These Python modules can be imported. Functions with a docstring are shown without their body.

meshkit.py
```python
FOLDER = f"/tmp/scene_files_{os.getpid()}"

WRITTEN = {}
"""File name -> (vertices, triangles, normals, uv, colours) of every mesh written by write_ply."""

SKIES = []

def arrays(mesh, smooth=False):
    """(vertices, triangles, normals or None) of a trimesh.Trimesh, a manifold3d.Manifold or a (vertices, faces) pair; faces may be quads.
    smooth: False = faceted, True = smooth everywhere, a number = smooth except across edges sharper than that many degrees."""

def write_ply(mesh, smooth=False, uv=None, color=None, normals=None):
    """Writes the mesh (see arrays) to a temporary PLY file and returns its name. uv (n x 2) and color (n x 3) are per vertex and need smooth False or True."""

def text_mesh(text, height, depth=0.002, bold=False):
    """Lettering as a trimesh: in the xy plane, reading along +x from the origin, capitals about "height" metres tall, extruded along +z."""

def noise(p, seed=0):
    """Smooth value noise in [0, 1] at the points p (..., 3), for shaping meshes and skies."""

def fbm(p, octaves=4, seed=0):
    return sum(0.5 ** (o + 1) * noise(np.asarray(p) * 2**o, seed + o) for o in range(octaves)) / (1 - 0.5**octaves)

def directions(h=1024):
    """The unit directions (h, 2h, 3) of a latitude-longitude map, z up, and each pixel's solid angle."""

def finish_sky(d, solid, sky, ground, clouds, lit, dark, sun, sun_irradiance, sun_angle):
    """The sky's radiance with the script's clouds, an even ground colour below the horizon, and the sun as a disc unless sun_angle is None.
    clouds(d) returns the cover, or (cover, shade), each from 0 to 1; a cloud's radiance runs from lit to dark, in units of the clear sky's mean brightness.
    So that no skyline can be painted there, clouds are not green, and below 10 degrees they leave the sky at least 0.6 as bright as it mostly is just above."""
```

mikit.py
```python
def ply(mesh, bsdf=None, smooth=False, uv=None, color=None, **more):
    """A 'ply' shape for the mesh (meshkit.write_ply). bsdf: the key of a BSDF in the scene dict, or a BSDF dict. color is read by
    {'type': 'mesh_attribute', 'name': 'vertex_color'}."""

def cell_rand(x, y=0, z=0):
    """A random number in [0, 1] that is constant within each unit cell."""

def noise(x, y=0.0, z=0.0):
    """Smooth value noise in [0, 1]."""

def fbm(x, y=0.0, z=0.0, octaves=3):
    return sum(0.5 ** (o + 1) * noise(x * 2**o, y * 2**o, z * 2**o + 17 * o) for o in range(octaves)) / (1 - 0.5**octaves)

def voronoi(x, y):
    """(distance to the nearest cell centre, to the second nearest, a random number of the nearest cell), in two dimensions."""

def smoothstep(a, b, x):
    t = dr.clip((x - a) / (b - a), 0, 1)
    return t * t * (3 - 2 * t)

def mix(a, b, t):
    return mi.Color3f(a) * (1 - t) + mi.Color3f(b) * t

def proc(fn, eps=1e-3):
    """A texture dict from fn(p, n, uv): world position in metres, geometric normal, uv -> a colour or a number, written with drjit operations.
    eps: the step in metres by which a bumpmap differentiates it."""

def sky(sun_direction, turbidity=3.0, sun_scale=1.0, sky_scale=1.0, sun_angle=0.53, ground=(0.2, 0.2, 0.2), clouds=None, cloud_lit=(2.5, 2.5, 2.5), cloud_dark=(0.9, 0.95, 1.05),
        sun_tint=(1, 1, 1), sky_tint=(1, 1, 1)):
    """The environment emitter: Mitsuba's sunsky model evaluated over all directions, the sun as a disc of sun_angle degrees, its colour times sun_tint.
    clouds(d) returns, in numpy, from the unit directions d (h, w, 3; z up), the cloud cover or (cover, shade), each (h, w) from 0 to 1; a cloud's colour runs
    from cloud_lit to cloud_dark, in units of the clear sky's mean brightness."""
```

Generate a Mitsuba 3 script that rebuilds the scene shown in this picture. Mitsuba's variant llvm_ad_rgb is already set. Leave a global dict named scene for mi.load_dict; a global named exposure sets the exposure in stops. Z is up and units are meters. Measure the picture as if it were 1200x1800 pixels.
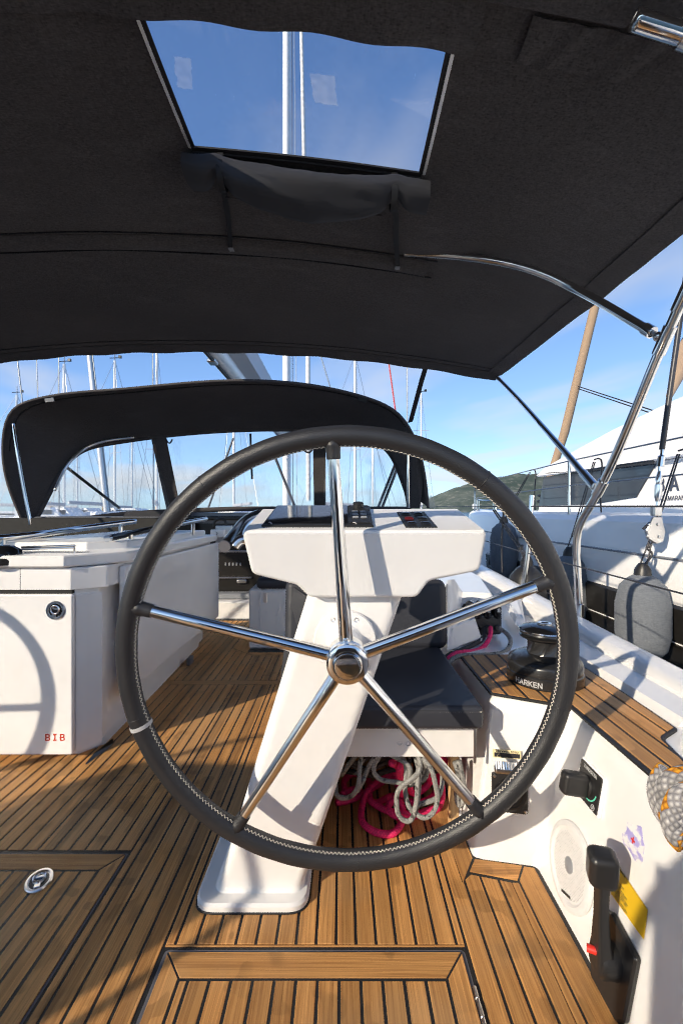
import math
import numpy as np, trimesh, manifold3d as m3, mitsuba as mi, drjit as dr
import mikit, meshkit
from mikit import noise, fbm, voronoi, cell_rand, smoothstep, mix
from shapely.geometry import Polygon, box as sbox
from scipy.interpolate import CubicSpline

# ------------------------------------------------------------------ camera, sky, exposure
EYE = 0.97                      # the lens, metres above the cockpit sole
F = 800.0 / 1200.0              # focal length in picture widths (16 mm on a 24 mm wide frame)
T = mi.ScalarTransform4f
scene, labels = {}, {}
scene['camera'] = {'type': 'perspective', 'fov': 2 * math.degrees(math.atan(0.5 / F)), 'fov_axis': 'x', 'near_clip': 0.05, 'far_clip': 20000.0,
                   'to_world': T().look_at(origin=[0, 0, EYE], target=[0, 1, EYE], up=[0, 0, 1])}


def sky_clouds(d):
    el = np.degrees(np.arcsin(np.clip(d[..., 2], -1, 1)))
    q = d / np.maximum(d[..., 2:3], 0.06)
    p = np.stack([q[..., 0] * 0.9 + 0.35 * q[..., 1], q[..., 1] * 0.33 - 0.3 * q[..., 0], 0 * el], -1)
    wisps = meshkit.fbm(p * 1.7, 5, 3) * meshkit.fbm(p * 0.5 + 7, 3, 9)
    high = np.clip((wisps - 0.26) * 2.3, 0, 0.42)
    az = np.arctan2(d[..., 0], d[..., 1])
    puff = meshkit.fbm(np.stack([az * 9, el * 0.42, 0 * el + 2.2], -1), 5, 21)
    low = np.clip((puff - 0.50) * 6, 0, 0.72) * np.exp(-((el - 3.6) / 2.3) ** 2)
    shade = np.clip(0.55 - (puff - 0.5) * 2.2 - 0.1 * (el - 3.0), 0, 0.8) * (low > high)
    return np.maximum(high, low), shade


SUN_AZ, SUN_EL = math.radians(45), math.radians(22)   # low sun over the port quarter
SUN = [-math.sin(SUN_AZ) * math.cos(SUN_EL), -math.cos(SUN_AZ) * math.cos(SUN_EL), math.sin(SUN_EL)]
scene['sky_light'] = mikit.sky(SUN, turbidity=1.6, clouds=sky_clouds, cloud_lit=(2.0, 1.95, 1.9), cloud_dark=(1.2, 1.25, 1.35), sun_scale=0.70, sun_tint=(0.84, 0.97, 1.29), sky_tint=(0.88, 0.945, 1.17), ground=(0.12, 0.15, 0.18))
exposure = 2.72

# ------------------------------------------------------------------ materials
def rgb(*c):
    return {'type': 'rgb', 'value': list(c)}


def two(b):
    return {'type': 'twosided', 'bsdf': b}


def pr(color, rough=0.5, metallic=0.0, **k):
    c = rgb(*color) if isinstance(color, (tuple, list)) else color
    return two({'type': 'principled', 'base_color': c, 'roughness': rough, 'metallic': metallic, **k})


def bump(b, fn, scale, eps=5e-4):
    return two({'type': 'bumpmap', 'bsdf': b['bsdf'], 'arbitrary': mikit.proc(fn, eps), 'scale': scale})


def M(name, b):
    scene['mat_' + name] = b


PITCH = 0.045


def teak(axis):
    def fn(p, n, uv):
        a, l = (p.x, p.y) if axis else (p.y, p.x)
        tone = cell_rand(dr.floor(a / PITCH), 3, axis)
        w = (noise(a * 45, l * 3, 2) - 0.5) * 0.012
        fine = fbm((a + w) * 560, l * 8 + tone * 31, p.z * 3, 3)
        band = noise((a + w) * 190, l * 3.2 + tone * 17, 5)
        wear = fbm(p.x * 5, p.y * 5, 1.0, 4)
        spot = smoothstep(0.70, 0.80, fbm(p.x * 14, p.y * 10, 4.0, 3))
        c = mix((0.33, 0.146, 0.043), (0.60, 0.310, 0.104), smoothstep(0.1, 0.9, fine * 0.7 + band * 0.3))
        c = mix(c, (0.42, 0.265, 0.135), 0.40 * smoothstep(0.42, 0.75, wear))
        c = c * (0.74 + 0.42 * tone)
        blot = smoothstep(0.66, 0.74, noise(p.x * 40, p.y * 26, 9.0)) * smoothstep(0.5, 0.7, noise(p.x * 7, p.y * 7, 6.0))
        return mix(mix(c, c * 0.6, spot * 0.6), c * 0.55, blot * 0.55)
    return fn


def teak_bump(axis):
    def fn(p, n, uv):
        a, l = (p.x, p.y) if axis else (p.y, p.x)
        return noise(a * 520, l * 12, 3) * 0.7 + noise(a * 190, l * 5, 1) * 0.6
    return fn


for nm, ax in (('teak', 1), ('teak_cross', 0)):
    M(nm, bump(pr(mikit.proc(teak(ax)), 0.55, specular=0.35), teak_bump(ax), 0.0006))


def gel(c0, c1):
    def fn(p, n, uv):
        d = fbm(p.x * 3.1, p.y * 3.1, p.z * 3.1, 4)
        s = smoothstep(0.66, 0.78, fbm(p.x * 21, p.y * 21, p.z * 9, 3))
        return mix(mix(c0, c1, smoothstep(0.35, 0.7, d)), (0.62, 0.60, 0.56), s * 0.10)
    return fn


M('gelcoat', pr(mikit.proc(gel((0.715, 0.71, 0.70), (0.67, 0.665, 0.655))), 0.22, specular=0.5, clearcoat=0.4, clearcoat_gloss=0.9))
M('gelcoat_satin', bump(pr((0.69, 0.69, 0.685), 0.42), lambda p, n, uv: noise(p.x * 420, p.y * 420, p.z * 420), 0.00015))
M('caulk', pr((0.012, 0.012, 0.013), 0.55))
M('grey_trim', pr((0.11, 0.11, 0.125), 0.4))


def canvas_fn(p, n, uv):
    f = 0.6 * noise(p.x * 120, p.y * 380, p.z * 300) + 0.4 * noise(p.x * 300, p.y * 150, p.z * 200)
    g = fbm(p.x * 2.5, p.y * 2.5, p.z * 2.5, 3)
    dust = smoothstep(0.55, 0.8, fbm(p.x * 5, p.y * 17, p.z * 17, 4))
    return mi.Color3f(0.060, 0.055, 0.056) * (0.45 + 1.15 * f) * (0.85 + 0.4 * g) + mi.Color3f(0.010) * dust


def canvas_bump(p, n, uv):
    return dr.sin(p.x * 2600) * dr.sin(p.y * 2600) * 0.5 + 9 * fbm(p.x * 6, p.y * 9, p.z * 8, 3)


M('canvas', bump(pr(mikit.proc(canvas_fn), 0.85, sheen=0.4, specular=0.2), canvas_bump, 0.0006, 4e-4))
M('canvas_blue', bump(pr((0.036, 0.037, 0.043), 0.85, sheen=0.4, specular=0.2), lambda p, n, uv: noise(p.x * 500, p.y * 500, p.z * 500) + 8 * fbm(p.x * 9, p.y * 26, p.z * 26, 2), 0.0007))
M('webbing', pr((0.006, 0.006, 0.008), 0.7))


def leather_bump(p, n, uv):
    return noise(p.x * 900, p.y * 900, p.z * 900) + 0.6 * noise(p.x * 300, p.y * 300, p.z * 300)


M('leather', bump(pr((0.019, 0.0195, 0.022), 0.42, specular=0.45), leather_bump, 0.00035))
M('cushion', bump(pr((0.026, 0.028, 0.036), 0.5, specular=0.4), lambda p, n, uv: noise(p.x * 700, p.y * 700, p.z * 700) * 0.4 + 6 * fbm(p.x * 9, p.y * 9, p.z * 9, 3), 0.0006))
M('chrome', pr((0.80, 0.79, 0.77), 0.07, 1.0))
M('steel', pr((0.62, 0.61, 0.60), 0.25, 1.0))
M('aluminium', pr((0.70, 0.70, 0.70), 0.38, 0.55))
M('white_paint', pr((0.80, 0.80, 0.80), 0.3))
M('speaker_white', pr((0.60, 0.60, 0.60), 0.4))
M('black_plastic', bump(pr((0.016, 0.016, 0.017), 0.38), lambda p, n, uv: noise(p.x * 800, p.y * 800, p.z * 800), 0.0002))
M('black_gloss', pr((0.008, 0.008, 0.009), 0.1))
M('black_alloy', pr((0.012, 0.012, 0.013), 0.24, 0.0, clearcoat=0.5))
M('screen', pr((0.006, 0.007, 0.009), 0.03, specular=0.8))
M('thread', pr((0.74, 0.68, 0.58), 0.7))
M('red', pr((0.60, 0.03, 0.02), 0.4))
M('red_letter', pr((0.50, 0.045, 0.02), 0.5))
M('white_print', pr((0.40, 0.40, 0.40), 0.5))
M('dark_print', pr((0.02, 0.02, 0.022), 0.5))
M('navy_print', pr((0.05, 0.06, 0.09), 0.5))
M('yellow', pr((0.62, 0.40, 0.015), 0.4))
M('cream_label', pr((0.70, 0.60, 0.34), 0.5))
M('green_print', pr((0.10, 0.55, 0.38), 0.5))
VINYL = {'type': 'thindielectric', 'int_ior': 1.3, 'specular_transmittance': rgb(0.95, 0.96, 0.97)}
MILKY = {'type': 'principledthin', 'base_color': rgb(0.85, 0.87, 0.9), 'roughness': 0.5, 'diff_trans': 1.0, 'spec_trans': 0.0}


def haze_fn(p, n, uv):
    streak = smoothstep(0.48, 0.78, fbm(p.x * 9, p.y * 4, p.z * 1.6, 4))
    low = smoothstep(1.45, 0.9, p.z)
    return 0.05 + 0.20 * streak + 0.16 * low * (0.4 + 0.6 * fbm(p.x * 14, p.y * 3, p.z * 22, 3))


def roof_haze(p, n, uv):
    def reflection_patch(cx, cy, w, h, sh):  # pale reflections on the vinyl, painted into the haze weight
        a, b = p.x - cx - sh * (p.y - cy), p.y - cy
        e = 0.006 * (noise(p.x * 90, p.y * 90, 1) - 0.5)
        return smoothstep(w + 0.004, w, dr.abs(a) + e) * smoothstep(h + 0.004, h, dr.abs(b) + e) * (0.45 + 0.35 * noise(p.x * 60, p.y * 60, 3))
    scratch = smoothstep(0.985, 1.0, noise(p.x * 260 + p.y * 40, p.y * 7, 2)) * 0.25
    return 0.035 + 0.06 * smoothstep(0.5, 0.8, fbm(p.x * 6, p.y * 6, 0.0, 4)) + scratch + 0.55 * reflection_patch(-0.052, 1.372, 0.034, 0.044, 0.12) + 0.40 * reflection_patch(-0.473, 1.365, 0.022, 0.046, -0.25)


M('pane', {'type': 'blendbsdf', 'weight': mikit.proc(haze_fn), 'a': VINYL, 'b': MILKY})
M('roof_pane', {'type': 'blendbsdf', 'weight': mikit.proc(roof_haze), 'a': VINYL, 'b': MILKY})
M('tint_glass', pr((0.02, 0.028, 0.042), 0.05, specular=0.7))
M('smoke_dome', pr((0.01, 0.01, 0.012), 0.04, specular=0.8))
M('brown_cover', bump(pr((0.36, 0.25, 0.16), 0.8), lambda p, n, uv: fbm(p.x * 20, p.y * 20, p.z * 6, 3), 0.003))
M('wood', pr(mikit.proc(lambda p, n, uv: mix((0.34, 0.19, 0.08), (0.60, 0.42, 0.22), fbm(p.x * 160, p.y * 160, p.z * 5, 3))), 0.5))
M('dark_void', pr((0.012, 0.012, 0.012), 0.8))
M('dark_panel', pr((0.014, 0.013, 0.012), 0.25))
M('deck_grey', pr((0.10, 0.105, 0.115), 0.5))
M('grey_panel', pr((0.20, 0.21, 0.23), 0.35))


def braid(c0, c1, k, fleck=None):
    def fn(p, n, uv):
        a, b = uv.x * 5 + uv.y * k, uv.x * 5 - uv.y * k
        t = dr.abs(dr.sin(a * math.pi)) * dr.abs(dr.sin(b * math.pi))
        c = mix(c0, c1, 0.35 + 0.65 * t) * (0.8 + 0.4 * cell_rand(dr.floor(a), dr.floor(b), 1))
        if fleck is not None:
            f = cell_rand(dr.floor(a), dr.floor(b * 0.5), 2)
            c = mix(c, fleck, smoothstep(1 - 0.02, 1, f + 0.06))
        return c
    return fn


def braid_bump(k):
    return lambda p, n, uv: dr.abs(dr.sin((uv.x * 5 + uv.y * k) * math.pi)) * dr.abs(dr.sin((uv.x * 5 - uv.y * k) * math.pi))


M('rope_pink', bump(pr(mikit.proc(braid((0.50, 0.006, 0.075), (0.86, 0.03, 0.17), 130)), 0.7), braid_bump(130), 0.0005))
M('rope_grey', bump(pr(mikit.proc(braid((0.13, 0.13, 0.125), (0.29, 0.29, 0.275), 130, (0.05, 0.05, 0.05))), 0.7), braid_bump(130), 0.0005))
M('rope_black', bump(pr(mikit.proc(braid((0.012, 0.012, 0.014), (0.04, 0.04, 0.045), 70, (0.4, 0.4, 0.4))), 0.7), braid_bump(70), 0.0012))


def mooring(p, n, uv):
    a, b = uv.x * 8 + uv.y * 74, uv.x * 8 - uv.y * 74
    t = dr.abs(dr.sin(a * math.pi)) * dr.abs(dr.sin(b * math.pi))
    c = mix((0.11, 0.11, 0.13), (0.47, 0.455, 0.44), 0.25 + 0.75 * t) * (0.6 + 0.55 * cell_rand(dr.floor(a), dr.floor(b), 3))
    patch = (cell_rand(dr.floor(a / 4), dr.floor(b / 4), 7) > 0.64) & (cell_rand(dr.floor(a), dr.floor(b), 9) > 0.2)
    return dr.select(patch, mix((0.30, 0.10, 0.01), (0.66, 0.31, 0.02), t), c)


M('rope_mooring', bump(pr(mikit.proc(mooring), 0.85), lambda p, n, uv: dr.abs(dr.sin((uv.x * 8 + uv.y * 74) * math.pi)) * dr.abs(dr.sin((uv.x * 8 - uv.y * 74) * math.pi)), 0.0035))
M('fender_cloth', bump(pr(mikit.proc(lambda p, n, uv: mix((0.10, 0.115, 0.135), (0.19, 0.205, 0.23), fbm(p.x * 70, p.y * 70, p.z * 220, 3))), 0.9, sheen=0.3),
                       lambda p, n, uv: fbm(p.x * 110, p.y * 110, p.z * 260, 2), 0.006))
M('wire', pr((0.30, 0.30, 0.31), 0.35, 0.7))
M('dark_wire', pr((0.03, 0.03, 0.035), 0.4))
M('water', bump(pr((0.02, 0.055, 0.075), 0.08, specular=0.6), lambda p, n, uv: fbm(p.x * 1.6, p.y * 1.1, 0.0, 4) + 0.25 * fbm(p.x * 7, p.y * 5, 2.0, 3), 0.35, 0.02))


def hill_fn(p, n, uv):
    a = fbm(p.x * 0.012, p.y * 0.012, p.z * 0.02, 5)
    b = fbm(p.x * 0.07, p.y * 0.05, p.z * 0.09, 3)
    c = mix((0.052, 0.072, 0.062), (0.105, 0.120, 0.105), smoothstep(0.35, 0.65, a * 0.6 + b * 0.4))
    return mix(c, (0.20, 0.19, 0.165), smoothstep(0.62, 0.72, b) * 0.5)


M('hill', pr(mikit.proc(hill_fn), 0.95, specular=0.1))
M('sail_cloth', bump(pr((0.70, 0.70, 0.69), 0.6), lambda p, n, uv: dr.sin((p.z * 6 + dr.atan2(p.y - 10, p.x + 0.7) * 0.9) * 6.28), 0.004))
M('sail_bag', pr((0.42, 0.44, 0.47), 0.7))

# ------------------------------------------------------------------ helpers
used = {}


def numbered(k):
    used[k] = used.get(k, -1) + 1
    return k if used[k] == 0 else '%s_%03d' % (k, used[k])


def thing(name, label, cat, group=None, kind=None):
    k = numbered(name)
    labels[k] = {'label': label, 'category': cat}
    if group:
        labels[k]['group'] = group
    if kind:
        labels[k]['kind'] = kind
    return k


def part(root, name, mesh, mat, label=None, smooth=32, uv=None, kind=None):
    k = numbered(root + '__' + name)
    scene[k] = mikit.ply(mesh, 'mat_' + mat, True if uv is not None else smooth, uv=uv)
    if label:
        labels[k] = {'label': label}
    if kind:
        labels.setdefault(k, {})['kind'] = kind
    return k


def single(name, mesh, mat, label, cat, group=None, kind=None, smooth=32, uv=None):
    k = thing(name, label, cat, group, kind)
    scene[k] = mikit.ply(mesh, 'mat_' + mat, True if uv is not None else smooth, uv=uv)
    return k


def P(px, py, Y):
    """The point at depth Y metres that was measured at pixel (px, py) of the 1200 x 1800 photograph."""
    return np.array([(px - 600) / 800 * Y, Y, EYE - (py - 900) / 800 * Y])


def onto(px, py, o, n):
    d = np.array([(px - 600) / 800, 1.0, -(py - 900) / 800])
    e = np.array([0, 0, EYE])
    t = np.dot(np.asarray(o) - e, n) / np.dot(d, n)
    return e + t * d


def unit(v):
    v = np.asarray(v, float)
    return v / np.linalg.norm(v)


def frame(o, u, v):
    u = unit(u)
    w = unit(np.cross(u, v))
    v = np.cross(w, u)
    m = np.eye(4)
    m[:3, 0], m[:3, 1], m[:3, 2], m[:3, 3] = u, v, w, o
    return m


I4 = np.eye(4)


def tm(v, f):
    return trimesh.Trimesh(np.asarray(v, float), np.asarray(f, int), process=False)


def put(mesh, m):
    mesh = mesh.copy()
    mesh.apply_transform(m)
    return mesh


def cat_(*ms):
    return trimesh.util.concatenate([m for m in ms])


def bx(x0, x1, y0, y1, z0, z1, c=0.003, m=I4):
    s = np.array([x1 - x0, y1 - y0, z1 - z0]) / 2
    c = min(c, 0.45 * min(s))
    o = np.array([x1 + x0, y1 + y0, z1 + z0]) / 2
    v = []
    for a in (-1, 1):
        for b in (-1, 1):
            for d in (-1, 1):
                e = np.array([a, b, d])
                for k in range(3):
                    q = s - c
                    q[k] = s[k]
                    v.append(o + e * q)
    return put(trimesh.convex.convex_hull(np.array(v)), m)


def rbox(x0, x1, y0, y1, z0, z1, r, m=I4, seg=16):
    b = m3.Manifold.batch_hull([m3.Manifold.sphere(r, seg).translate([x, y, z]) for x in (x0 + r, x1 - r) for y in (y0 + r, y1 - r) for z in (z0 + r, z1 - r)])
    q = b.to_mesh()
    return put(tm(q.vert_properties[:, :3], q.tri_verts), m)


def fillet(pts, r, n=5):
    pts = [np.asarray(p, float) for p in pts]
    out = []
    for i, p in enumerate(pts):
        ri = r[i] if hasattr(r, '__len__') else r
        a, b = pts[i - 1] - p, pts[(i + 1) % len(pts)] - p
        la, lb = np.linalg.norm(a), np.linalg.norm(b)
        if ri <= 0:
            out.append(p)
            continue
        a, b = a / la, b / lb
        ang = math.acos(np.clip(np.dot(a, b), -1, 1))
        t = min(ri / math.tan(ang / 2), 0.48 * la, 0.48 * lb)
        for k in range(n + 1):
            s = k / n
            out.append(p + a * t * (1 - s) ** 2 + b * t * s ** 2)
    return np.array(out)


def inset(p, c):
    a = np.roll(p, 1, 0) - p
    b = np.roll(p, -1, 0) - p
    na = np.stack([a[:, 1], -a[:, 0]], 1) / np.linalg.norm(a, axis=1, keepdims=True)
    nb = np.stack([-b[:, 1], b[:, 0]], 1) / np.linalg.norm(b, axis=1, keepdims=True)
    n = na + nb
    d = np.maximum((n * n).sum(1) / 2, 0.25)
    return p + n / d[:, None] * c


def ccw(p):
    p = np.asarray(p, float)
    x, y = p[:, 0], p[:, 1]
    return p if (x * np.roll(y, -1) - y * np.roll(x, -1)).sum() > 0 else p[::-1]


def capfaces(p2):
    poly = Polygon(p2)
    v, f = trimesh.creation.triangulate_polygon(poly, engine='earcut')
    from scipy.spatial import cKDTree
    idx = cKDTree(p2).query(v)[1]
    return idx[f]


def loft(rings, p2=None, cap0=True, cap1=True):
    n = len(rings[0])
    v = np.vstack(rings)
    f = []
    for k in range(len(rings) - 1):
        i = np.arange(n)
        j = (i + 1) % n
        a, b = k * n, (k + 1) * n
        f += [np.stack([a + i, a + j, b + j], 1), np.stack([a + i, b + j, b + i], 1)]
    if p2 is not None:
        c = capfaces(p2)
        if cap0:
            f.append(c[:, ::-1])
        if cap1:
            f.append(c + (len(rings) - 1) * n)
    return tm(v, np.vstack(f))


def prism(p2, h, c=0.002, m=I4, z0=0.0, both=False):
    """A flat shape in the frame's xy plane, h thick along its z, with its upper edge chamfered by c."""
    p2 = ccw(p2)
    z = lambda p, t: np.column_stack([p, np.full(len(p), t)])
    r = [z(inset(p2, c), z0), z(p2, z0 + c)] if both else [z(p2, z0)]
    r += [z(p2, z0 + h - c), z(inset(p2, c), z0 + h)]
    return put(loft(r, p2), m)


def spline(pts, n=40, closed=False):
    pts = np.asarray(pts, float)
    if closed:
        pts = np.vstack([pts, pts[:1]])
    t = np.r_[0, np.cumsum(np.linalg.norm(np.diff(pts, axis=0), axis=1))]
    cs = CubicSpline(t, pts, bc_type='periodic' if closed else 'natural')
    return cs(np.linspace(0, t[-1], n, endpoint=not closed))


def tube(path, r, n=10, closed=False, uv=False, cap=True):
    p = np.asarray(path, float)
    m = len(p)
    t = np.roll(p, -1, 0) - np.roll(p, 1, 0) if closed else np.gradient(p, axis=0)
    t /= np.linalg.norm(t, axis=1, keepdims=True) + 1e-12
    a = np.cross(t[0], [0, 0, 1.0] if abs(t[0][2]) < 0.9 else [1.0, 0, 0])
    A = []
    for k in range(m):
        a = a - t[k] * np.dot(a, t[k])
        a /= np.linalg.norm(a)
        A.append(a)
    A = np.array(A)
    B = np.cross(t, A)
    r = np.broadcast_to(r, (m,))
    q = n + 1 if uv else n
    ang = np.arange(q) * 2 * np.pi / n
    v = p[:, None] + r[:, None, None] * (np.cos(ang)[None, :, None] * A[:, None] + np.sin(ang)[None, :, None] * B[:, None])
    v = v.reshape(-1, 3)
    rows = m if closed else m - 1
    i, j = np.meshgrid(np.arange(rows), np.arange(n), indexing='ij')
    i2, j2 = (i + 1) % m, (j + 1) % q
    a_, b_, c_, d_ = i * q + j, i * q + j2, i2 * q + j2, i2 * q + j
    f = np.vstack([np.stack([a_, b_, c_], -1).reshape(-1, 3), np.stack([a_, c_, d_], -1).reshape(-1, 3)])
    if cap and not closed:
        v = np.vstack([v, p[:1], p[-1:]])
        jj = np.arange(n)
        k2 = (jj + 1) % q
        f = np.vstack([f, np.stack([np.full(n, m * q), k2, jj], 1), np.stack([np.full(n, m * q + 1), (m - 1) * q + jj, (m - 1) * q + k2], 1)])
    if not uv:
        return tm(v, f)
    s = np.r_[0, np.cumsum(np.linalg.norm(np.diff(p, axis=0), axis=1))]
    U = np.stack([np.tile(ang / (2 * np.pi), m), np.repeat(s, q)], 1)
    if cap and not closed:
        U = np.vstack([U, [[0, 0], [0, s[-1]]]])
    return tm(v, f), U


def rod(a, b, r, n=10):
    return tube([a, b], r, n)


def ropepart(root, name, pts, r, mat, n=60, closed=False, label=None):
    m, U = tube(spline(pts, n, closed), r, 10, closed, uv=True)
    return part(root, name, m, mat, label, uv=U)


def lathe(prof, m=I4, n=32):
    prof = np.asarray(prof, float)
    ang = np.arange(n) * 2 * np.pi / n
    rings = [np.column_stack([r * np.cos(ang), r * np.sin(ang), np.full(n, z)]) for r, z in prof]
    mesh = loft(rings, np.column_stack([np.cos(ang), np.sin(ang)]))
    return put(mesh, m)


def sheet(fn, U, V, thick=0.003, mask=None):
    """A cloth of the given thickness over fn(u, v) -> (x, y, z); mask(iu, iv) False cuts that cell out."""
    u, v = np.meshgrid(U, V, indexing='ij')
    x = np.stack(fn(u, v), -1)
    n = np.cross(np.gradient(x, axis=0), np.gradient(x, axis=1))
    n /= np.linalg.norm(n, axis=-1, keepdims=True) + 1e-12
    a, b = x.reshape(-1, 3), (x + n * thick).reshape(-1, 3)
    nu, nv = u.shape
    ok = np.ones((nu - 1, nv - 1), bool) if mask is None else mask
    ix = lambda i, j: i * nv + j
    N = nu * nv
    f = []
    for i in range(nu - 1):
        for j in range(nv - 1):
            if not ok[i, j]:
                continue
            p, q, r, s = ix(i, j), ix(i + 1, j), ix(i + 1, j + 1), ix(i, j + 1)
            f += [[p, r, q], [p, s, r], [p + N, q + N, r + N], [p + N, r + N, s + N]]
            for (c, d, ii, jj) in ((p, q, i, j - 1), (q, r, i + 1, j), (r, s, i, j + 1), (s, p, i - 1, j)):
                if not (0 <= ii < nu - 1 and 0 <= jj < nv - 1) or not ok[ii, jj]:
                    f += [[c, d, d + N], [c, d + N, c + N]]
    return tm(np.vstack([a, b]), f)


def ribbon(path, width_dir, w, thick):
    p = np.asarray(path, float)
    wd = np.broadcast_to(unit(width_dir), p.shape)
    t = np.gradient(p, axis=0)
    n = np.cross(t, wd)
    n /= np.linalg.norm(n, axis=1, keepdims=True)
    rings = [np.array([q - d * w / 2 - e * thick / 2, q + d * w / 2 - e * thick / 2, q + d * w / 2 + e * thick / 2, q - d * w / 2 + e * thick / 2]) for q, d, e in zip(p, wd, n)]
    return loft(rings, np.array([[0, 0], [1, 0], [1, 1], [0, 1.0]]))


def text(s, h, m, depth=0.0006, bold=False, center=False):
    t = meshkit.text_mesh(s, h, depth, bold)
    if center:
        t.apply_translation([-t.bounds[:, 0].mean(), 0, 0])
    return put(t, m)


WHITE = 'gelcoat'
rng = np.random.default_rng(7)

# ------------------------------------------------------------------ sea, hill
g = np.r_[-6000, -1500, -400, -120, -40, -12, 0, 12, 40, 120, 400, 1500, 6000.0]
gx, gy = np.meshgrid(g, g + 20, indexing='ij')
gi = np.arange(len(g) - 1)
ii, jj = [q.ravel() for q in np.meshgrid(gi, gi, indexing='ij')]
nn = len(g)
scene['sea'] = mikit.ply((np.stack([gx.ravel(), gy.ravel(), np.full(gx.size, -0.55)], 1), np.stack([ii * nn + jj, (ii + 1) * nn + jj, (ii + 1) * nn + jj + 1, ii * nn + jj + 1], 1)), 'mat_water')
labels['sea'] = {'label': 'calm blue harbour water reaching to the horizon', 'category': 'sea', 'kind': 'structure'}
hx, hy = np.meshgrid(np.linspace(120, 2600, 180), np.linspace(1300, 2500, 70), indexing='ij')
prof = np.interp(hx, [120, 170, 320, 450, 560, 680, 900, 1300, 1800, 2600], [0, 6, 36, 80, 112, 132, 128, 165, 140, 90])
ridge = np.exp(-((hy - 1850) / 330) ** 2)
hz = prof * ridge * (0.86 + 0.28 * meshkit.fbm(np.stack([hx, hy, 0 * hx], -1) * 0.006, 5, 4)) + 7 * (meshkit.fbm(np.stack([hx, hy, 0 * hx], -1) * 0.03, 3, 5) - 0.5) - 6
i, j = [q.ravel() for q in np.meshgrid(np.arange(179), np.arange(69), indexing='ij')]
single('hill', tm(np.stack([hx.ravel(), hy.ravel(), hz.ravel() * 1.23], 1), np.vstack([np.stack([i * 70 + j, (i + 1) * 70 + j, (i + 1) * 70 + j + 1], 1), np.stack([i * 70 + j, (i + 1) * 70 + j + 1, i * 70 + j + 1], 1)])),
       'hill', 'low scrubby green hill beyond the catamaran', 'hill', kind='structure', smooth=True)

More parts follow.
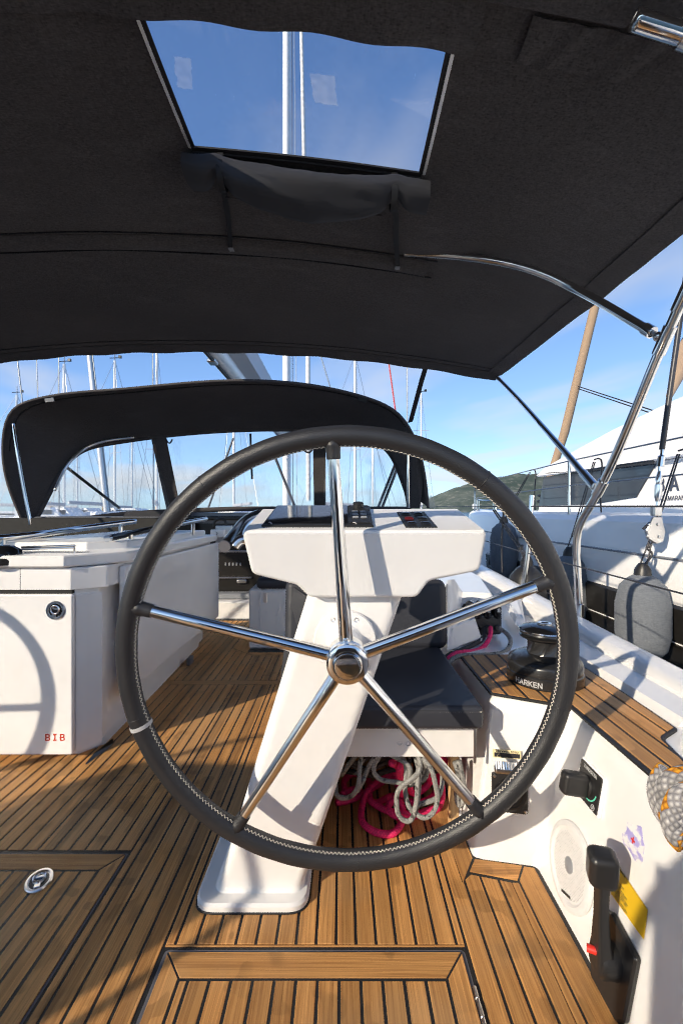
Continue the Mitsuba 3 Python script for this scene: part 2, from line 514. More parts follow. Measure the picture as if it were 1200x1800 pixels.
# ------------------------------------------------------------------ cockpit sole: teak planks on a black bed
sole = thing('cockpit_floor', 'teak planked cockpit sole with black caulking', 'floor', kind='structure')
part(sole, 'caulk_bed', bx(-3.4, 1.0, -1.2, 4.35, -0.05, -0.0004, 0.0002), 'caulk')
SEAM = 0.0064


def lay(root, poly, pitch=PITCH, phase=0.0, axis=1, mat='teak', z=0.0015, th=0.010, seam=SEAM, name='plank', c=0.0008):
    """Planks of one pitch laid over a plan polygon, each its own mesh."""
    x0, y0, x1, y1 = poly.bounds
    lo, hi = (x0, x1) if axis else (y0, y1)
    k0 = math.floor((lo - phase) / pitch)
    for k in range(k0, math.ceil((hi - phase) / pitch) + 1):
        a, b = phase + k * pitch + seam / 2, phase + (k + 1) * pitch - seam / 2
        s = poly.intersection(sbox(a, y0 - 1, b, y1 + 1) if axis else sbox(x0 - 1, a, x1 + 1, b))
        for gpoly in getattr(s, 'geoms', [s]):
            if gpoly.geom_type != 'Polygon' or gpoly.area < 2e-4:
                continue
            q = np.array(gpoly.simplify(1e-4).exterior.coords)[:-1]
            dz = 0.0006 * math.sin(k * 12.9898)
            part(root, name, prism(q, th, c, z0=z - th + dz), mat, smooth=False)


def board(root, pts, mat, z=0.0015, th=0.010, name='border_board', c=0.0008):
    part(root, name, prism(pts, th, c, z0=z - th), mat, smooth=False)


HX0, HX1, HY1 = -0.390, 0.272, 1.008      # hatch in front of the pedestal
LX1, LY1 = -0.603, 1.292                  # hatch to port
gap = 0.003
# margin boards along the starboard coaming
board(sole, [(0.468, -1.1), (0.522, -1.1), (0.524, 1.238), (0.498, 1.243), (0.468, 1.196)], 'teak')
board(sole, [(0.4455, -1.1), (0.4625, -1.1), (0.4625, 1.1885), (0.4455, 1.1885)], 'teak', name='plank')
board(sole, [(0.494, 1.246), (0.372, 1.270), (0.345, 1.226), (0.462, 1.196)], 'teak_cross')
board(sole, [(0.366, 1.274), (0.358, 1.60), (0.312, 1.60), (0.318, 1.19), (0.338, 1.226)], 'teak')
# long planks between the two hatches and starboard of the centre hatch
lay(sole, sbox(LX1 + 0.006, -1.1, HX0 - 0.006, 2.555), phase=HX0 - 0.006)
lay(sole, Polygon([(HX1 + 0.006, -1.1), (0.4435, -1.1), (0.4435, 1.188), (0.345, 1.215), (0.3155, 1.19), (0.3155, 1.9), (HX1 + 0.006, 1.9)]), phase=HX1 + 0.006)
# planks under and around the pedestal, ending at the centre hatch
lay(sole, sbox(HX0 - 0.003, HY1 + 0.012, HX1 + 0.003, 1.95), phase=HX0 + 0.018)
part(sole, 'plank_end_trim', bx(HX0 - 0.003, HX1 + 0.003, HY1 + 0.006, HY1 + 0.0105, -0.008, 0.001, 0.0006), 'teak_cross')
lay(sole, sbox(HX0 - 0.003, -1.1, HX1 + 0.003, 0.196), phase=HX0 + 0.018)
lay(sole, sbox(-1.35, -1.1, LX1 + 0.003, 0.196), phase=LX1 + 0.003)
# port side behind the table and the passage forward
lay(sole, sbox(-2.1, LY1 + 0.012, LX1 + 0.003, 2.555), phase=LX1 + 0.003)
lay(sole, sbox(HX0 - 0.003, 1.955, -0.16, 2.555), phase=HX0 + 0.018)
board(sole, [(-1.9, 2.561), (-0.16, 2.561), (-0.16, 2.612), (-1.9, 2.612)], 'teak_cross')
lay(sole, Polygon([(-1.9, 2.618), (-0.16, 2.618), (-0.16, 3.07), (-0.60, 3.07), (-0.78, 3.24), (-0.78, 4.05), (-1.9, 4.05)]), phase=LX1 + 0.003)
board(sole, [(-0.60, 3.076), (-0.16, 3.076), (-0.16, 3.14), (-0.64, 3.14)], 'teak_cross')
board(sole, [(-0.605, 3.080), (-0.648, 3.14), (-0.66, 4.05), (-0.774, 4.05), (-0.774, 3.246)], 'teak')

# centre hatch
h = thing('floor_hatch', 'teak hatch lid in grey rim below the pedestal foot', 'hatch')
rim = Polygon([(HX0, -0.3), (HX1, -0.3), (HX1, HY1), (HX0, HY1)])
ri = fillet([(HX0, 0.2), (HX1, 0.2), (HX1, HY1), (HX0, HY1)], [0, 0, 0.012, 0.012])
part(h, 'rim', prism(ri, 0.012, 0.001, z0=-0.012), 'grey_trim')
b0 = 0.009
x0, x1, y1 = HX0 + b0, HX1 - b0, HY1 - b0
bw, bd = 0.045, 0.056
board(h, [(x0 + 0.002, y1), (x1 - 0.002, y1), (x1 - bw - 0.001, y1 - bd), (x0 + bw + 0.001, y1 - bd)], 'teak_cross', z=0.004)
board(h, [(x0, 0.2), (x0 + bw - 0.003, 0.2), (x0 + bw - 0.003, y1 - bd - 0.001), (x0, y1 - 0.004)], 'teak', z=0.004)
board(h, [(x1, 0.2), (x1, y1 - 0.004), (x1 - bw + 0.003, y1 - bd - 0.001), (x1 - bw + 0.003, 0.2)], 'teak', z=0.004)
part(h, 'caulking', bx(x0, x1, 0.2, y1, -0.002, 0.0030, 0.0004), 'caulk')
lay(h, sbox(x0 + bw + 0.003, 0.2, x1 - bw - 0.003, y1 - bd - 0.006), pitch=0.0445, phase=x0 + bw + 0.020, z=0.004, th=0.008)
hg = part(h, 'hinge', bx(HX1 - 0.0065, HX1 + 0.0015, 0.60, 0.925, -0.002, 0.0035, 0.001), 'steel')
part(hg, 'hinge_pin', rod((HX1 - 0.0025, 0.60, 0.004), (HX1 - 0.0025, 0.925, 0.004), 0.0034), 'chrome')
for k in range(9):
    part(hg, 'knuckle', rod((HX1 - 0.0025, 0.63 + k * 0.034, 0.004), (HX1 - 0.0025, 0.652 + k * 0.034, 0.004), 0.0042), 'steel')

# port hatch with its ring pull
h = thing('floor_hatch', 'shaded teak hatch lid with chrome ring pull at the left', 'hatch')
ri = fillet([(-1.35, 0.2), (LX1, 0.2), (LX1, LY1), (-1.35, LY1)], [0, 0, 0.006, 0])
part(h, 'rim', prism(ri, 0.012, 0.001, z0=-0.012), 'grey_trim')
x1, y1 = LX1 - 0.006, LY1 - 0.007
part(h, 'caulking', bx(-1.35, x1, 0.2, y1, -0.002, 0.0030, 0.0004), 'caulk')
board(h, [(-1.35, y1), (x1 - 0.003, y1), (x1 - 0.048, y1 - 0.056), (-1.35, y1 - 0.056)], 'teak_cross', z=0.004)
board(h, [(x1, 0.2), (x1, y1 - 0.003), (x1 - 0.042, y1 - 0.057), (x1 - 0.042, 0.2)], 'teak', z=0.004)
lay(h, sbox(-1.35, 0.2, x1 - 0.047, y1 - 0.062), phase=x1 - 0.047, z=0.004, th=0.008)


def ring_pull(parent, m, r=0.034):
    a = np.linspace(0, 2 * np.pi, 36, endpoint=False)
    lp = part(parent, 'latch', lathe([(r * 0.2, 0.002), (r * 0.78, 0.002), (r * 0.80, 0.005), (r * 0.95, 0.0052), (r, 0.003), (r, 0)], m), 'chrome')
    part(lp, 'latch_cup', lathe([(0.001, 0.0034), (r * 0.66, 0.0034), (r * 0.70, 0.0022), (r * 0.72, 0)], m), 'black_gloss')
    ring = tube(np.stack([r * 0.42 * np.cos(a), r * 0.1 + r * 0.42 * np.sin(a), np.full(36, 0.0062)], 1), r * 0.1, 8, True)
    part(lp, 'ring', put(cat_(ring, bx(-r * 0.22, r * 0.22, -r * 0.72, -r * 0.28, 0.003, 0.0072, 0.001), bx(-r * 0.3, r * 0.3, r * 0.1, r * 0.3, 0.003, 0.0068, 0.001)), m), 'chrome')
    return lp


lm = frame((-0.79, 1.19, 0.004), (0.93, 0.37, 0), (-0.37, 0.93, 0))
lm = lm @ np.diag([0.9, 1.15, 1, 1])
ring_pull(h, lm, 0.036)

# ------------------------------------------------------------------ steering wheels and pedestals
W_R, W_T = 0.465, math.radians(-6)


def wheel(dx, label, turn=0.0):
    k = thing('helm', label, 'steering wheel')
    o = np.array([0.012 + dx, 0.9603, 0.6604])
    m = frame(o, (1, 0, 0), (0, math.sin(W_T), math.cos(W_T)))
    a = np.linspace(0, 2 * np.pi, 160, endpoint=False)
    rr = 0.0216 + 0.0003 * np.sin(a * 37)
    rim_ = part(k, 'rim', put(tube(np.stack([W_R * np.cos(a), W_R * np.sin(a), 0 * a], 1), rr, 20, True), m), 'leather', smooth=True)
    n = 640
    s = np.linspace(0, 2 * np.pi, n, endpoint=False)
    zig = np.where(np.arange(n) % 2 == 0, -1.0, 1.0)
    ph = math.radians(17) + zig * 0.13 + 0.02 * rng.standard_normal(n)
    rad = W_R - 0.0221 * np.cos(ph)
    part(rim_, 'stitching', put(tube(np.stack([rad * np.cos(s), rad * np.sin(s), 0.0221 * np.sin(ph)], 1), 0.0009, 5, True), m), 'thread', smooth=True)
    for deg in (-87, -13, 54, 128, 196):
        t = np.radians(deg)
        c = np.array([W_R * math.cos(t), W_R * math.sin(t), 0])
        b = np.linspace(0, 2 * np.pi, 20, endpoint=False)
        e = np.array([math.cos(t), math.sin(t), 0])
        q = c + 0.0216 * (np.cos(b)[:, None] * e + np.sin(b)[:, None] * np.array([0, 0, 1]))
        part(rim_, 'seam', put(tube(q, 0.0011, 6, True), m), 'leather', smooth=True)
    t = np.radians(198.5)
    arc = [np.array([W_R * math.cos(x), W_R * math.sin(x), 0]) for x in np.linspace(t - 0.0085, t + 0.0085, 4)]
    part(k, 'marker_band', put(tube(arc, 0.0232, 20), m), 'white_print', 'white band round the rim')
    for deg in (93.8, 165.8, 237.8, 309.8, 381.8):
        t = np.radians(deg + turn)
        e = np.array([math.cos(t), math.sin(t), 0])
        sp = part(k, 'spoke', put(tube([e * 0.034, e * 0.15, e * 0.30, e * 0.43], [0.0146, 0.0137, 0.0127, 0.0122], 16), m), 'chrome', smooth=True)
        part(sp, 'leather_collar', put(tube([e * 0.419, e * 0.420, e * 0.432, e * 0.444, e * 0.456], [0.0130, 0.0141, 0.0145, 0.0156, 0.0195], 16), m), 'leather', smooth=True)
    hub = part(k, 'hub', lathe([(0.036, -0.022), (0.043, -0.018), (0.043, 0.008), (0.0405, 0.010), (0.0405, 0.0125), (0.043, 0.014), (0.043, 0.017), (0.0405, 0.0185), (0.0405, 0.0205), (0.0435, 0.022), (0.0440, 0.026), (0.0425, 0.031), (0.0375, 0.034), (0.031, 0.035), (0.0285, 0.0405), (0.0250, 0.0425), (0.012, 0.0435), (0.001, 0.0436)], m, 48), 'chrome', smooth=38)
    part(hub, 'cap_line', lathe([(0.0262, 0.0420), (0.0270, 0.0424), (0.0278, 0.0412)], m, 40), 'dark_print')
    return k, m


wheel(0, 'large black leather wheel with five chrome spokes and white stitching')


def pedestal(dx, label, gear):
    k = thing('steering_pedestal', label, 'steering pedestal')
    sh = np.eye(4)
    sh[0, 3] = dx
    ft = fillet([(-0.360, 1.096), (-0.082, 1.096), (-0.075, 1.40), (-0.355, 1.40)], 0.05, 6)
    part(k, 'gasket', put(prism(inset(ccw(ft), -0.0035), 0.005, 0.001, z0=0.0), sh), 'caulk')
    part(k, 'foot_flange', put(prism(ft, 0.018, 0.006, z0=0.004), sh), WHITE)
    rr = fillet([(-0.115, 0), (0.115, 0), (0.115, 0.21), (-0.115, 0.21)], 0.03, 6)
    rings = []
    for s, ex in ((0.0, 0.007), (0.008, 0.002), (0.02, 0.0), (0.10, 0), (0.3, 0), (0.6, 0), (0.85, 0), (1.0, 0)):
        z = 0.02 + 0.79 * s
        cx = -0.207 + 0.252 * s
        y0 = 1.136 - 0.062 * s
        c = inset(rr, -ex)
        rings.append(np.column_stack([c[:, 0] * (1 - 0.06 * (1 - s)) + cx, c[:, 1] + y0, np.full(len(c), z)]))
    part(k, 'column', put(loft(rings, rr), sh), WHITE)
    # console head
    pts = [(425, 940), (442, 1010), (521, 1029), (544, 1051), (733, 1051), (754, 1022), (844, 1004), (856, 940), (852, 932), (429, 932)]
    rad = [0.012, 0.02, 0.02, 0.02, 0.02, 0.025, 0.02, 0.012, 0.004, 0.004]
    yz = lambda py: 1.0 + 0.04 * (py - 932) / 119
    q = fillet([((a - 600) / 800 * yz(b), EYE - (b - 900) / 800 * yz(b)) for a, b in pts], rad, 5)
    q = ccw(q)
    YF = lambda z: 1.0 + 0.04 * np.clip((0.93 - z) / 0.155, 0, 1)
    ring = lambda s, dy: np.column_stack([inset(q, s)[:, 0], YF(inset(q, s)[:, 1]) + dy, inset(q, s)[:, 1] + 0.205 * dy * (inset(q, s)[:, 1] - 0.775) / 0.155])
    part(k, 'console', put(loft([ring(0.009, 0), ring(0.004, 0.0015), ring(0.001, 0.0045), ring(0, 0.010), ring(0, 0.235), ring(0.01, 0.245)], q), sh), WHITE, smooth=30)
    fl = part(k, 'shaft_flange', put(lathe([(0.03, 0), (0.073, 0), (0.073, 0.010), (0.071, 0.013), (0.05, 0.014), (0.042, 0.016), (0.036, 0.024), (0.034, 0.06), (0.02, 0.06)], frame((0.008, 1.076, 0.668), (1, 0, 0), (0, -0.05, 1)) @ np.diag([1, 1, 1, 1.0]), 40), sh), WHITE)
    for a in (62, 118, 198, 342):
        p = np.array([0.008 + 0.057 * math.cos(math.radians(a)), 1.0612, 0.668 + 0.057 * math.sin(math.radians(a))])
        part(fl, 'screw', put(lathe([(0.002, 0.0), (0.0025, 0.001), (0.0055, 0.0022), (0.0060, 0.001), (0.006, -0.002)], frame(p, (1, 0, 0), (0, -0.05, 1)), 14), sh), 'steel')
    part(k, 'shaft', put(rod((0.010, 1.02, 0.6655), (0.012, 0.985, 0.663), 0.024, 20), sh), 'steel')
    return k


pedestal(0, 'leaning white pedestal that carries the wheel and instrument console', True)

# chart plotter and engine panel on the sloping console top
N = unit((0, -0.205, 1))
ctop = lambda x, y: np.array([x, y, 0.9275 + 0.205 * (y - 1.0)])
k = thing('chart_plotter', 'black glossy chart plotter set in the console top', 'chart plotter')
m = frame(ctop(-0.054, 1.128) + (0, 0, 0.003), (1, 0, 0), (0, 1, 0.228))
part(k, 'bezel', prism(fillet([(-0.127, -0.105), (0.127, -0.105), (0.130, 0.108), (-0.122, 0.108)], 0.006), 0.013, 0.002, m, z0=-0.006), 'black_plastic')
part(k, 'glass', prism([(-0.122, -0.088), (0.068, -0.088), (0.070, 0.104), (-0.118, 0.104)], 0.0015, 0.0005, m, z0=0.007), 'screen')
kp = part(k, 'keypad', prism([(0.072, -0.088), (0.122, -0.088), (0.124, 0.104), (0.074, 0.104)], 0.002, 0.0006, m, z0=0.007), 'black_plastic')
part(kp, 'knob', put(lathe([(0.014, 0), (0.014, 0.012), (0.012, 0.014), (0.001, 0.0142)], m @ frame((0.098, 0.078, 0.008), (1, 0, 0), (0, 1, 0)), 20), I4), 'black_plastic')
for q in range(3):
    for r_ in range(2):
        part(kp, 'button', prism(fillet([(0.080 + r_ * 0.020, -0.045 + q * 0.03), (0.095 + r_ * 0.020, -0.045 + q * 0.03), (0.095 + r_ * 0.020, -0.03 + q * 0.03), (0.080 + r_ * 0.020, -0.03 + q * 0.03)], 0.003, 3), 0.002, 0.0006, m, z0=0.009), 'grey_panel')
        part(kp, 'legend', prism([(0.082 + r_ * 0.020, -0.040 + q * 0.03), (0.093 + r_ * 0.020, -0.040 + q * 0.03), (0.093 + r_ * 0.020, -0.037 + q * 0.03), (0.082 + r_ * 0.020, -0.037 + q * 0.03)], 0.0004, 0.0001, m, z0=0.011), 'white_print')
for q in (-0.104, 0.088):
    part(k, 'clip', put(tube(spline([(q, -0.096, 0.0075), (q - 0.004, -0.091, 0.010), (q - 0.008, -0.088, 0.009)], 8), 0.0012, 6), m), 'white_print')
k = thing('engine_panel', 'small black engine switch panel on the right of the console', 'control panel')
m = frame(ctop(0.180, 1.105), (1, 0, 0), (0.08, 1, 0.205))
part(k, 'face_plate', prism(fillet([(-0.036, -0.085), (0.036, -0.085), (0.036, 0.085), (-0.036, 0.085)], 0.004, 3), 0.005, 0.0015, m), 'black_plastic')
part(k, 'start_button', put(rbox(-0.027, -0.006, -0.012, 0.006, 0.0, 0.010, 0.005), m), 'red', 'red rocker button')
for q, (a, b) in enumerate([(0.004, 0.045), (-0.028, 0.045), (0.006, -0.012), (0.004, -0.062), (-0.028, -0.062)]):
    bt = part(k, 'button', put(rbox(a, a + 0.022, b, b + 0.022, 0.0, 0.009, 0.004), m), 'black_gloss')
    part(bt, 'legend', prism([(a + 0.003, b + 0.026), (a + 0.020, b + 0.026), (a + 0.020, b + 0.031), (a + 0.003, b + 0.031)], 0.0005, 0.0001, m, z0=0.005), 'white_print')

# guard rail with black grip beside the console
k = thing('console_guard_rail', 'chrome guard rail with black padded grip left of the console', 'grab rail')
path = spline([P(395, 960, 1.22), P(412, 938, 1.34), P(432, 914, 1.55), P(455, 902, 1.75)], 20)
part(k, 'grip', tube(path, 0.0155, 14), 'black_gloss', smooth=True)
part(k, 'end_cap', rod(path[0] + unit(path[0] - path[1]) * 0.006, path[0], 0.0163, 20), 'grey_trim')
path = spline([P(412, 963, 1.23), P(424, 950, 1.235), P(440, 949, 1.24)], 12)
part(k, 'stub', tube(path, 0.0145, 14), 'chrome', smooth=True)
path = spline([P(420, 945, 1.34), P(438, 918, 1.5), P(460, 908, 1.62)], 14)
part(k, 'rail_tube', tube(path, 0.012, 12), 'chrome', smooth=True)

# port wheel: out of the frame, its shadow falls on the table
wheel(-2.412, 'second leather wheel at the port helm, mirrored across the cockpit', -20.0)
pedestal(-2.55, 'port helm pedestal with plain console', False)
k = thing('added_port_seat', 'added unseen port seat and dark cloth that shade the cockpit floor', 'seat')  # invented seat behind the camera, its cloth sized to shade the port floor
part(k, 'added_seat_box', bx(-2.85, -1.75, -0.75, -0.32, 0.0, 0.46, 0.02), WHITE)
part(k, 'cushion', rbox(-2.83, -1.77, -0.74, -0.33, 0.46, 0.53, 0.025), 'cushion')
part(k, 'added_backrest_frame', tube(spline([(-2.88, -0.3, 0.4), (-2.88, -0.3, 1.10), (-2.80, -0.3, 1.19), (-1.80, -0.3, 1.19), (-1.72, -0.3, 1.10), (-1.72, -0.3, 0.4)], 60), 0.0125, 10), 'chrome', smooth=True)
part(k, 'blocker_cloth', bx(-2.87, -1.73, -0.306, -0.294, 0.50, 1.18, 0.004), 'canvas')

k = thing('added_starboard_seat', 'added unseen starboard seat and dark cloth that shade the coaming wall', 'seat')  # invented too, out of view: its cloth blocks sun from the lower coaming wall
part(k, 'added_seat_box', bx(-0.54, 0.50, -0.80, -0.36, 0.0, 0.46, 0.02), WHITE)
part(k, 'cushion', rbox(-0.52, 0.49, -0.79, -0.37, 0.46, 0.53, 0.025), 'cushion')
part(k, 'added_backrest_frame', tube(spline([(-0.57, -0.3, 0.3), (-0.57, -0.3, 0.90), (-0.50, -0.3, 0.98), (0.45, -0.3, 0.98), (0.52, -0.3, 0.90), (0.52, -0.3, 0.3)], 60), 0.0125, 10), 'chrome', smooth=True)
part(k, 'blocker_cloth', bx(-0.56, 0.51, -0.306, -0.294, 0.36, 0.97, 0.004), 'canvas')

# ------------------------------------------------------------------ starboard coaming, deck and gunwale
WO = np.array([0.53, 0, 0])
WV = unit((0.075, 0, 0.44))
WN = unit(np.cross((0, -1, 0), WV))
wf = lambda p: frame(p, (0, -1, 0), WV)


def wall(px, py):
    return onto(px, py, WO, WN)


coam = thing('cockpit_coaming', 'white moulded starboard cockpit side with side deck', 'coaming', kind='structure')
bot = [(0.53, -1.2), (0.53, 1.247), (0.366, 1.277), (0.362, 2.05), (0.362, 4.3), (1.20, 4.3), (1.25, 2.2), (1.20, 0.8), (1.05, -1.2)]
top = [(0.605, -1.2), (0.605, 1.203), (0.424, 1.292), (0.424, 2.05), (0.424, 4.3), (1.15, 4.3), (1.06, 2.2), (1.02, 0.8), (0.95, -1.2)]
rads = [0, 0.02, 0.02, 0, 0, 0, 0.3, 0.3, 0]
fb, ftp = fillet(bot, rads, 6), fillet(top, rads, 6)
z3 = lambda p, z: np.column_stack([p, np.full(len(p), z)])
fb2, ft2 = ccw(fb), ccw(ftp)
part(coam, 'inner_wall', loft([z3(fb2, -0.03), z3(fb2 + (ft2 - fb2) * 0.92, 0.405), z3(ft2, 0.432), z3(inset(ft2, 0.010), 0.444), z3(inset(ft2, 0.020), 0.448)], ft2), WHITE, smooth=28)
# rolled gunwale outboard
gp = spline([(0.90, -1.2, 0.46), (0.955, 0.8, 0.468), (0.985, 1.6, 0.478), (1.02, 2.4, 0.495), (1.10, 4.3, 0.54), (1.0, 6.5, 0.62), (0.3, 9.5, 0.75)], 60)
sec = np.array([(-0.085, -0.10), (-0.075, -0.005), (-0.055, 0.022), (-0.02, 0.032), (0.03, 0.030), (0.06, 0.018), (0.075, -0.01), (0.09, -0.30)])
part(coam, 'gunwale', loft([np.column_stack([p[0] + sec[:, 0], np.full(len(sec), p[1]), p[2] + sec[:, 1]]) for p in gp], sec), WHITE, smooth=50)
part(coam, 'hull_side', loft([np.array([[p[0] + 0.085, p[1], p[2] - 0.02], [p[0] + 0.13, p[1], p[2] - 0.3], [p[0] + 0.02, p[1], -0.7], [p[0] - 0.3, p[1], -0.9], [p[0] - 0.3, p[1], p[2] - 0.1]]) for p in gp], np.array([[0, 0], [1, -1], [0, -2], [-1, -2], [-1, 0.0]])), WHITE)
# raised forward coaming that hides the lines
rb = [(0.50, 2.02), (0.705, 2.02), (0.86, 2.55), (0.95, 4.3), (0.45, 4.3), (0.42, 2.6)]
rt = [(0.535, 2.10), (0.69, 2.06), (0.80, 2.6), (0.88, 4.3), (0.50, 4.3), (0.47, 2.6)]
part(coam, 'raised_coaming', loft([z3(ccw(fillet(rb, 0.03)), 0.44), z3(ccw(fillet(rt, 0.03)), 0.585), z3(inset(ccw(fillet(rt, 0.03)), 0.012), 0.60)], ccw(fillet(rt, 0.03))), WHITE)
part(coam, 'line_opening', bx(0.545, 0.675, 2.025, 2.07, 0.46, 0.555, 0.01), 'dark_void')
part(coam, 'moulded_chock', loft([np.array([P(786, 1142, 1.72), P(846, 1122, 1.80), P(842, 1112, 1.98), P(784, 1128, 1.9)]), np.array([P(796, 1104, 1.75), P(834, 1088, 1.82), P(832, 1078, 1.95), P(796, 1090, 1.88)])], np.array([[0, 0], [1, 0], [1, 1], [0, 1.0]])), WHITE)
part(coam, 'stanchion_base', loft([np.array([P(905, 1098, 1.93), P(925, 1108, 1.93), P(915, 1050, 2.45), P(880, 1050, 2.5)]), np.array([P(908, 1085, 1.98), P(920, 1090, 1.98), P(905, 1046, 2.4), P(885, 1046, 2.45)])], np.array([[0, 0], [1, 0], [1, 1], [0, 1.0]])), WHITE)
# teak laid on the coaming top
tz = 0.4485
tp = fillet([(0.430, 1.640), (0.430, 1.299), (0.612, 1.210), (0.612, 0.90), (0.612, 0.30), (0.70, 0.30), (0.70, 0.92), (0.725, 1.04), (0.792, 1.085), (0.800, 1.30), (0.802, 1.640)], [0, 0.005, 0.005, 0, 0, 0, 0.05, 0.05, 0.004, 0, 0])
part(coam, 'teak_bed', prism(inset(ccw(tp), -0.007), 0.006, 0.001, z0=tz), 'caulk')
lay(coam, Polygon(tp).buffer(-0.001), pitch=0.049, phase=0.613, z=tz + 0.0080, th=0.006, seam=0.0080, c=0.001)
# white pod aft of the teak
part(coam, 'cleat_pod', prism(fillet([(0.728, 0.3), (0.728, 0.90), (0.752, 1.02), (0.81, 1.06), (0.90, 1.06), (0.90, 0.3)], [0, 0.05, 0.06, 0.03, 0.03, 0], 6), 0.022, 0.006, z0=tz), WHITE)
part(coam, 'deck_fillet', loft([np.array([[0.812, y, 0.449], [0.90, y, 0.449], [0.92, y, 0.478], [0.828, y, 0.470]]) for y in (1.10, 1.4, 1.9)], np.array([[0, 0], [1, 0], [1, 1], [0, 1.0]])), WHITE)

# ------------------------------------------------------------------ helm-side bench
k = thing('cockpit_bench', 'white bench front with dark cushion right of the pedestal', 'bench')
part(k, 'front_panel', loft([np.array([(-0.14, 1.245, 0.30), (0.360, 1.245, 0.30), (0.360, 1.262, 0.30), (-0.14, 1.262, 0.30)]), np.array([(-0.14, 1.238, 0.405), (0.372, 1.238, 0.405), (0.372, 1.262, 0.405), (-0.14, 1.262, 0.405)])], np.array([[0, 0], [1, 0], [1, 1], [0, 1.0]])), WHITE)
part(k, 'seat_board', bx(-0.14, 0.363, 1.262, 1.86, 0.385, 0.405, 0.004), WHITE)
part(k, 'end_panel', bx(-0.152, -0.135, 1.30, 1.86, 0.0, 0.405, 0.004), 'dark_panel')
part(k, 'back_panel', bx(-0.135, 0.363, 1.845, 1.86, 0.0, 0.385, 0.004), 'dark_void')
for px in (702, 717, 732):
    p = P(px, 1306 + (px - 702) * 0.1, 1.2435)
    part(k, 'drain_hole', lathe([(0.001, 0), (0.004, 0), (0.0055, 0.001), (0.006, 0.002), (0.0062, 0)], frame(p, (1, 0, 0), (0, 0, 1)), 12), 'grey_panel')
part(k, 'hinge_strip', bx(0.358, 0.365, 1.232, 1.2375, 0.288, 0.40, 0.001), 'steel')
k = thing('seat_cushion', 'dark navy seat cushion beside the pedestal', 'cushion')
cm = np.eye(4)
part(k, 'pad', rbox(-0.15, 0.372, 1.185, 1.72, 0.400, 0.462, 0.014), 'cushion', smooth=50)
part(k, 'seam', tube(spline([(-0.14, 1.187, 0.452), (0.1, 1.186, 0.452), (0.362, 1.187, 0.452)], 24), 0.0012, 6), 'dark_print')
part(k, 'stitching', tube(np.array([(0.20 + 0.0028 * i_, 1.1855 + 0.0006 * (i_ % 2), 0.4475 + 0.002 * (i_ % 2)) for i_ in range(60)]), 0.0007, 4), 'thread')
k = thing('backrest_cushion', 'dark backrest cushion standing behind the seat cushion', 'cushion')
bm = frame((0, 1.70, 0.455), (1, 0, 0), (0, 0.12, 1))
part(k, 'pad', put(rbox(-0.215, 0.40, 0.0, 0.26, -0.145, 0.0, 0.03), bm), 'cushion', smooth=50)
part(k, 'seam', put(tube(fillet([(0.398, 0.03), (0.398, 0.23), (0.398, 0.23)], 0)[:, [0, 1]] @ np.array([[1, 0, 0], [0, 1, 0]]) + [0.003, 0, -0.035], 0.002, 6), bm), 'dark_print')
part(k, 'side_apron', loft([np.array([P(515, 1032, 1.72), P(548, 1054, 1.70), P(548, 1054, 1.85), P(515, 1032, 1.85)]), np.array([P(503, 1112, 1.72), P(535, 1140, 1.70), P(535, 1140, 1.85), P(503, 1112, 1.85)]), np.array([P(491, 1206, 1.72), P(520, 1215, 1.70), P(520, 1215, 1.85), P(491, 1206, 1.85)])], np.array([[0, 0], [1, 0], [1, 1], [0, 1.0]])), 'cushion')
# white shell behind the backrest
k = single('backrest_shell', loft([np.array([(0.395, 1.70, 0.45), (0.46, 1.76, 0.45), (0.50, 2.05, 0.45), (0.42, 2.05, 0.45)]), np.array([P(786, 1020, 1.82), P(798, 1018, 1.84), P(812, 1040, 2.02), P(790, 1040, 2.02)])], np.array([[0, 0], [1, 0], [1, 1], [0, 1.0]])), WHITE, 'white moulded shell behind the dark backrest cushion', 'panel')
# settee farther forward
k = thing('forward_settee', 'white settee block with dark cushion forward of the bench', 'settee')
part(k, 'base', bx(-0.655, 0.36, 3.22, 4.25, 0.0, 0.425, 0.012), WHITE)
part(k, 'end_door', bx(-0.575, -0.10, 3.210, 3.2195, 0.06, 0.405, 0.004), 'gelcoat_satin')
part(k, 'door_hinge', bx(-0.55, -0.525, 3.202, 3.2095, 0.33, 0.40, 0.002), 'steel')
part(k, 'cushion', rbox(-0.60, 0.36, 3.19, 4.2, 0.427, 0.505, 0.03), 'cushion')

# ------------------------------------------------------------------ ropes under the bench
def loop(cx, cy, w, hgt, tilt, z, n=12, wob=0.0, y=0.0):
    a = np.linspace(0, 2 * np.pi, n, endpoint=False)
    return a


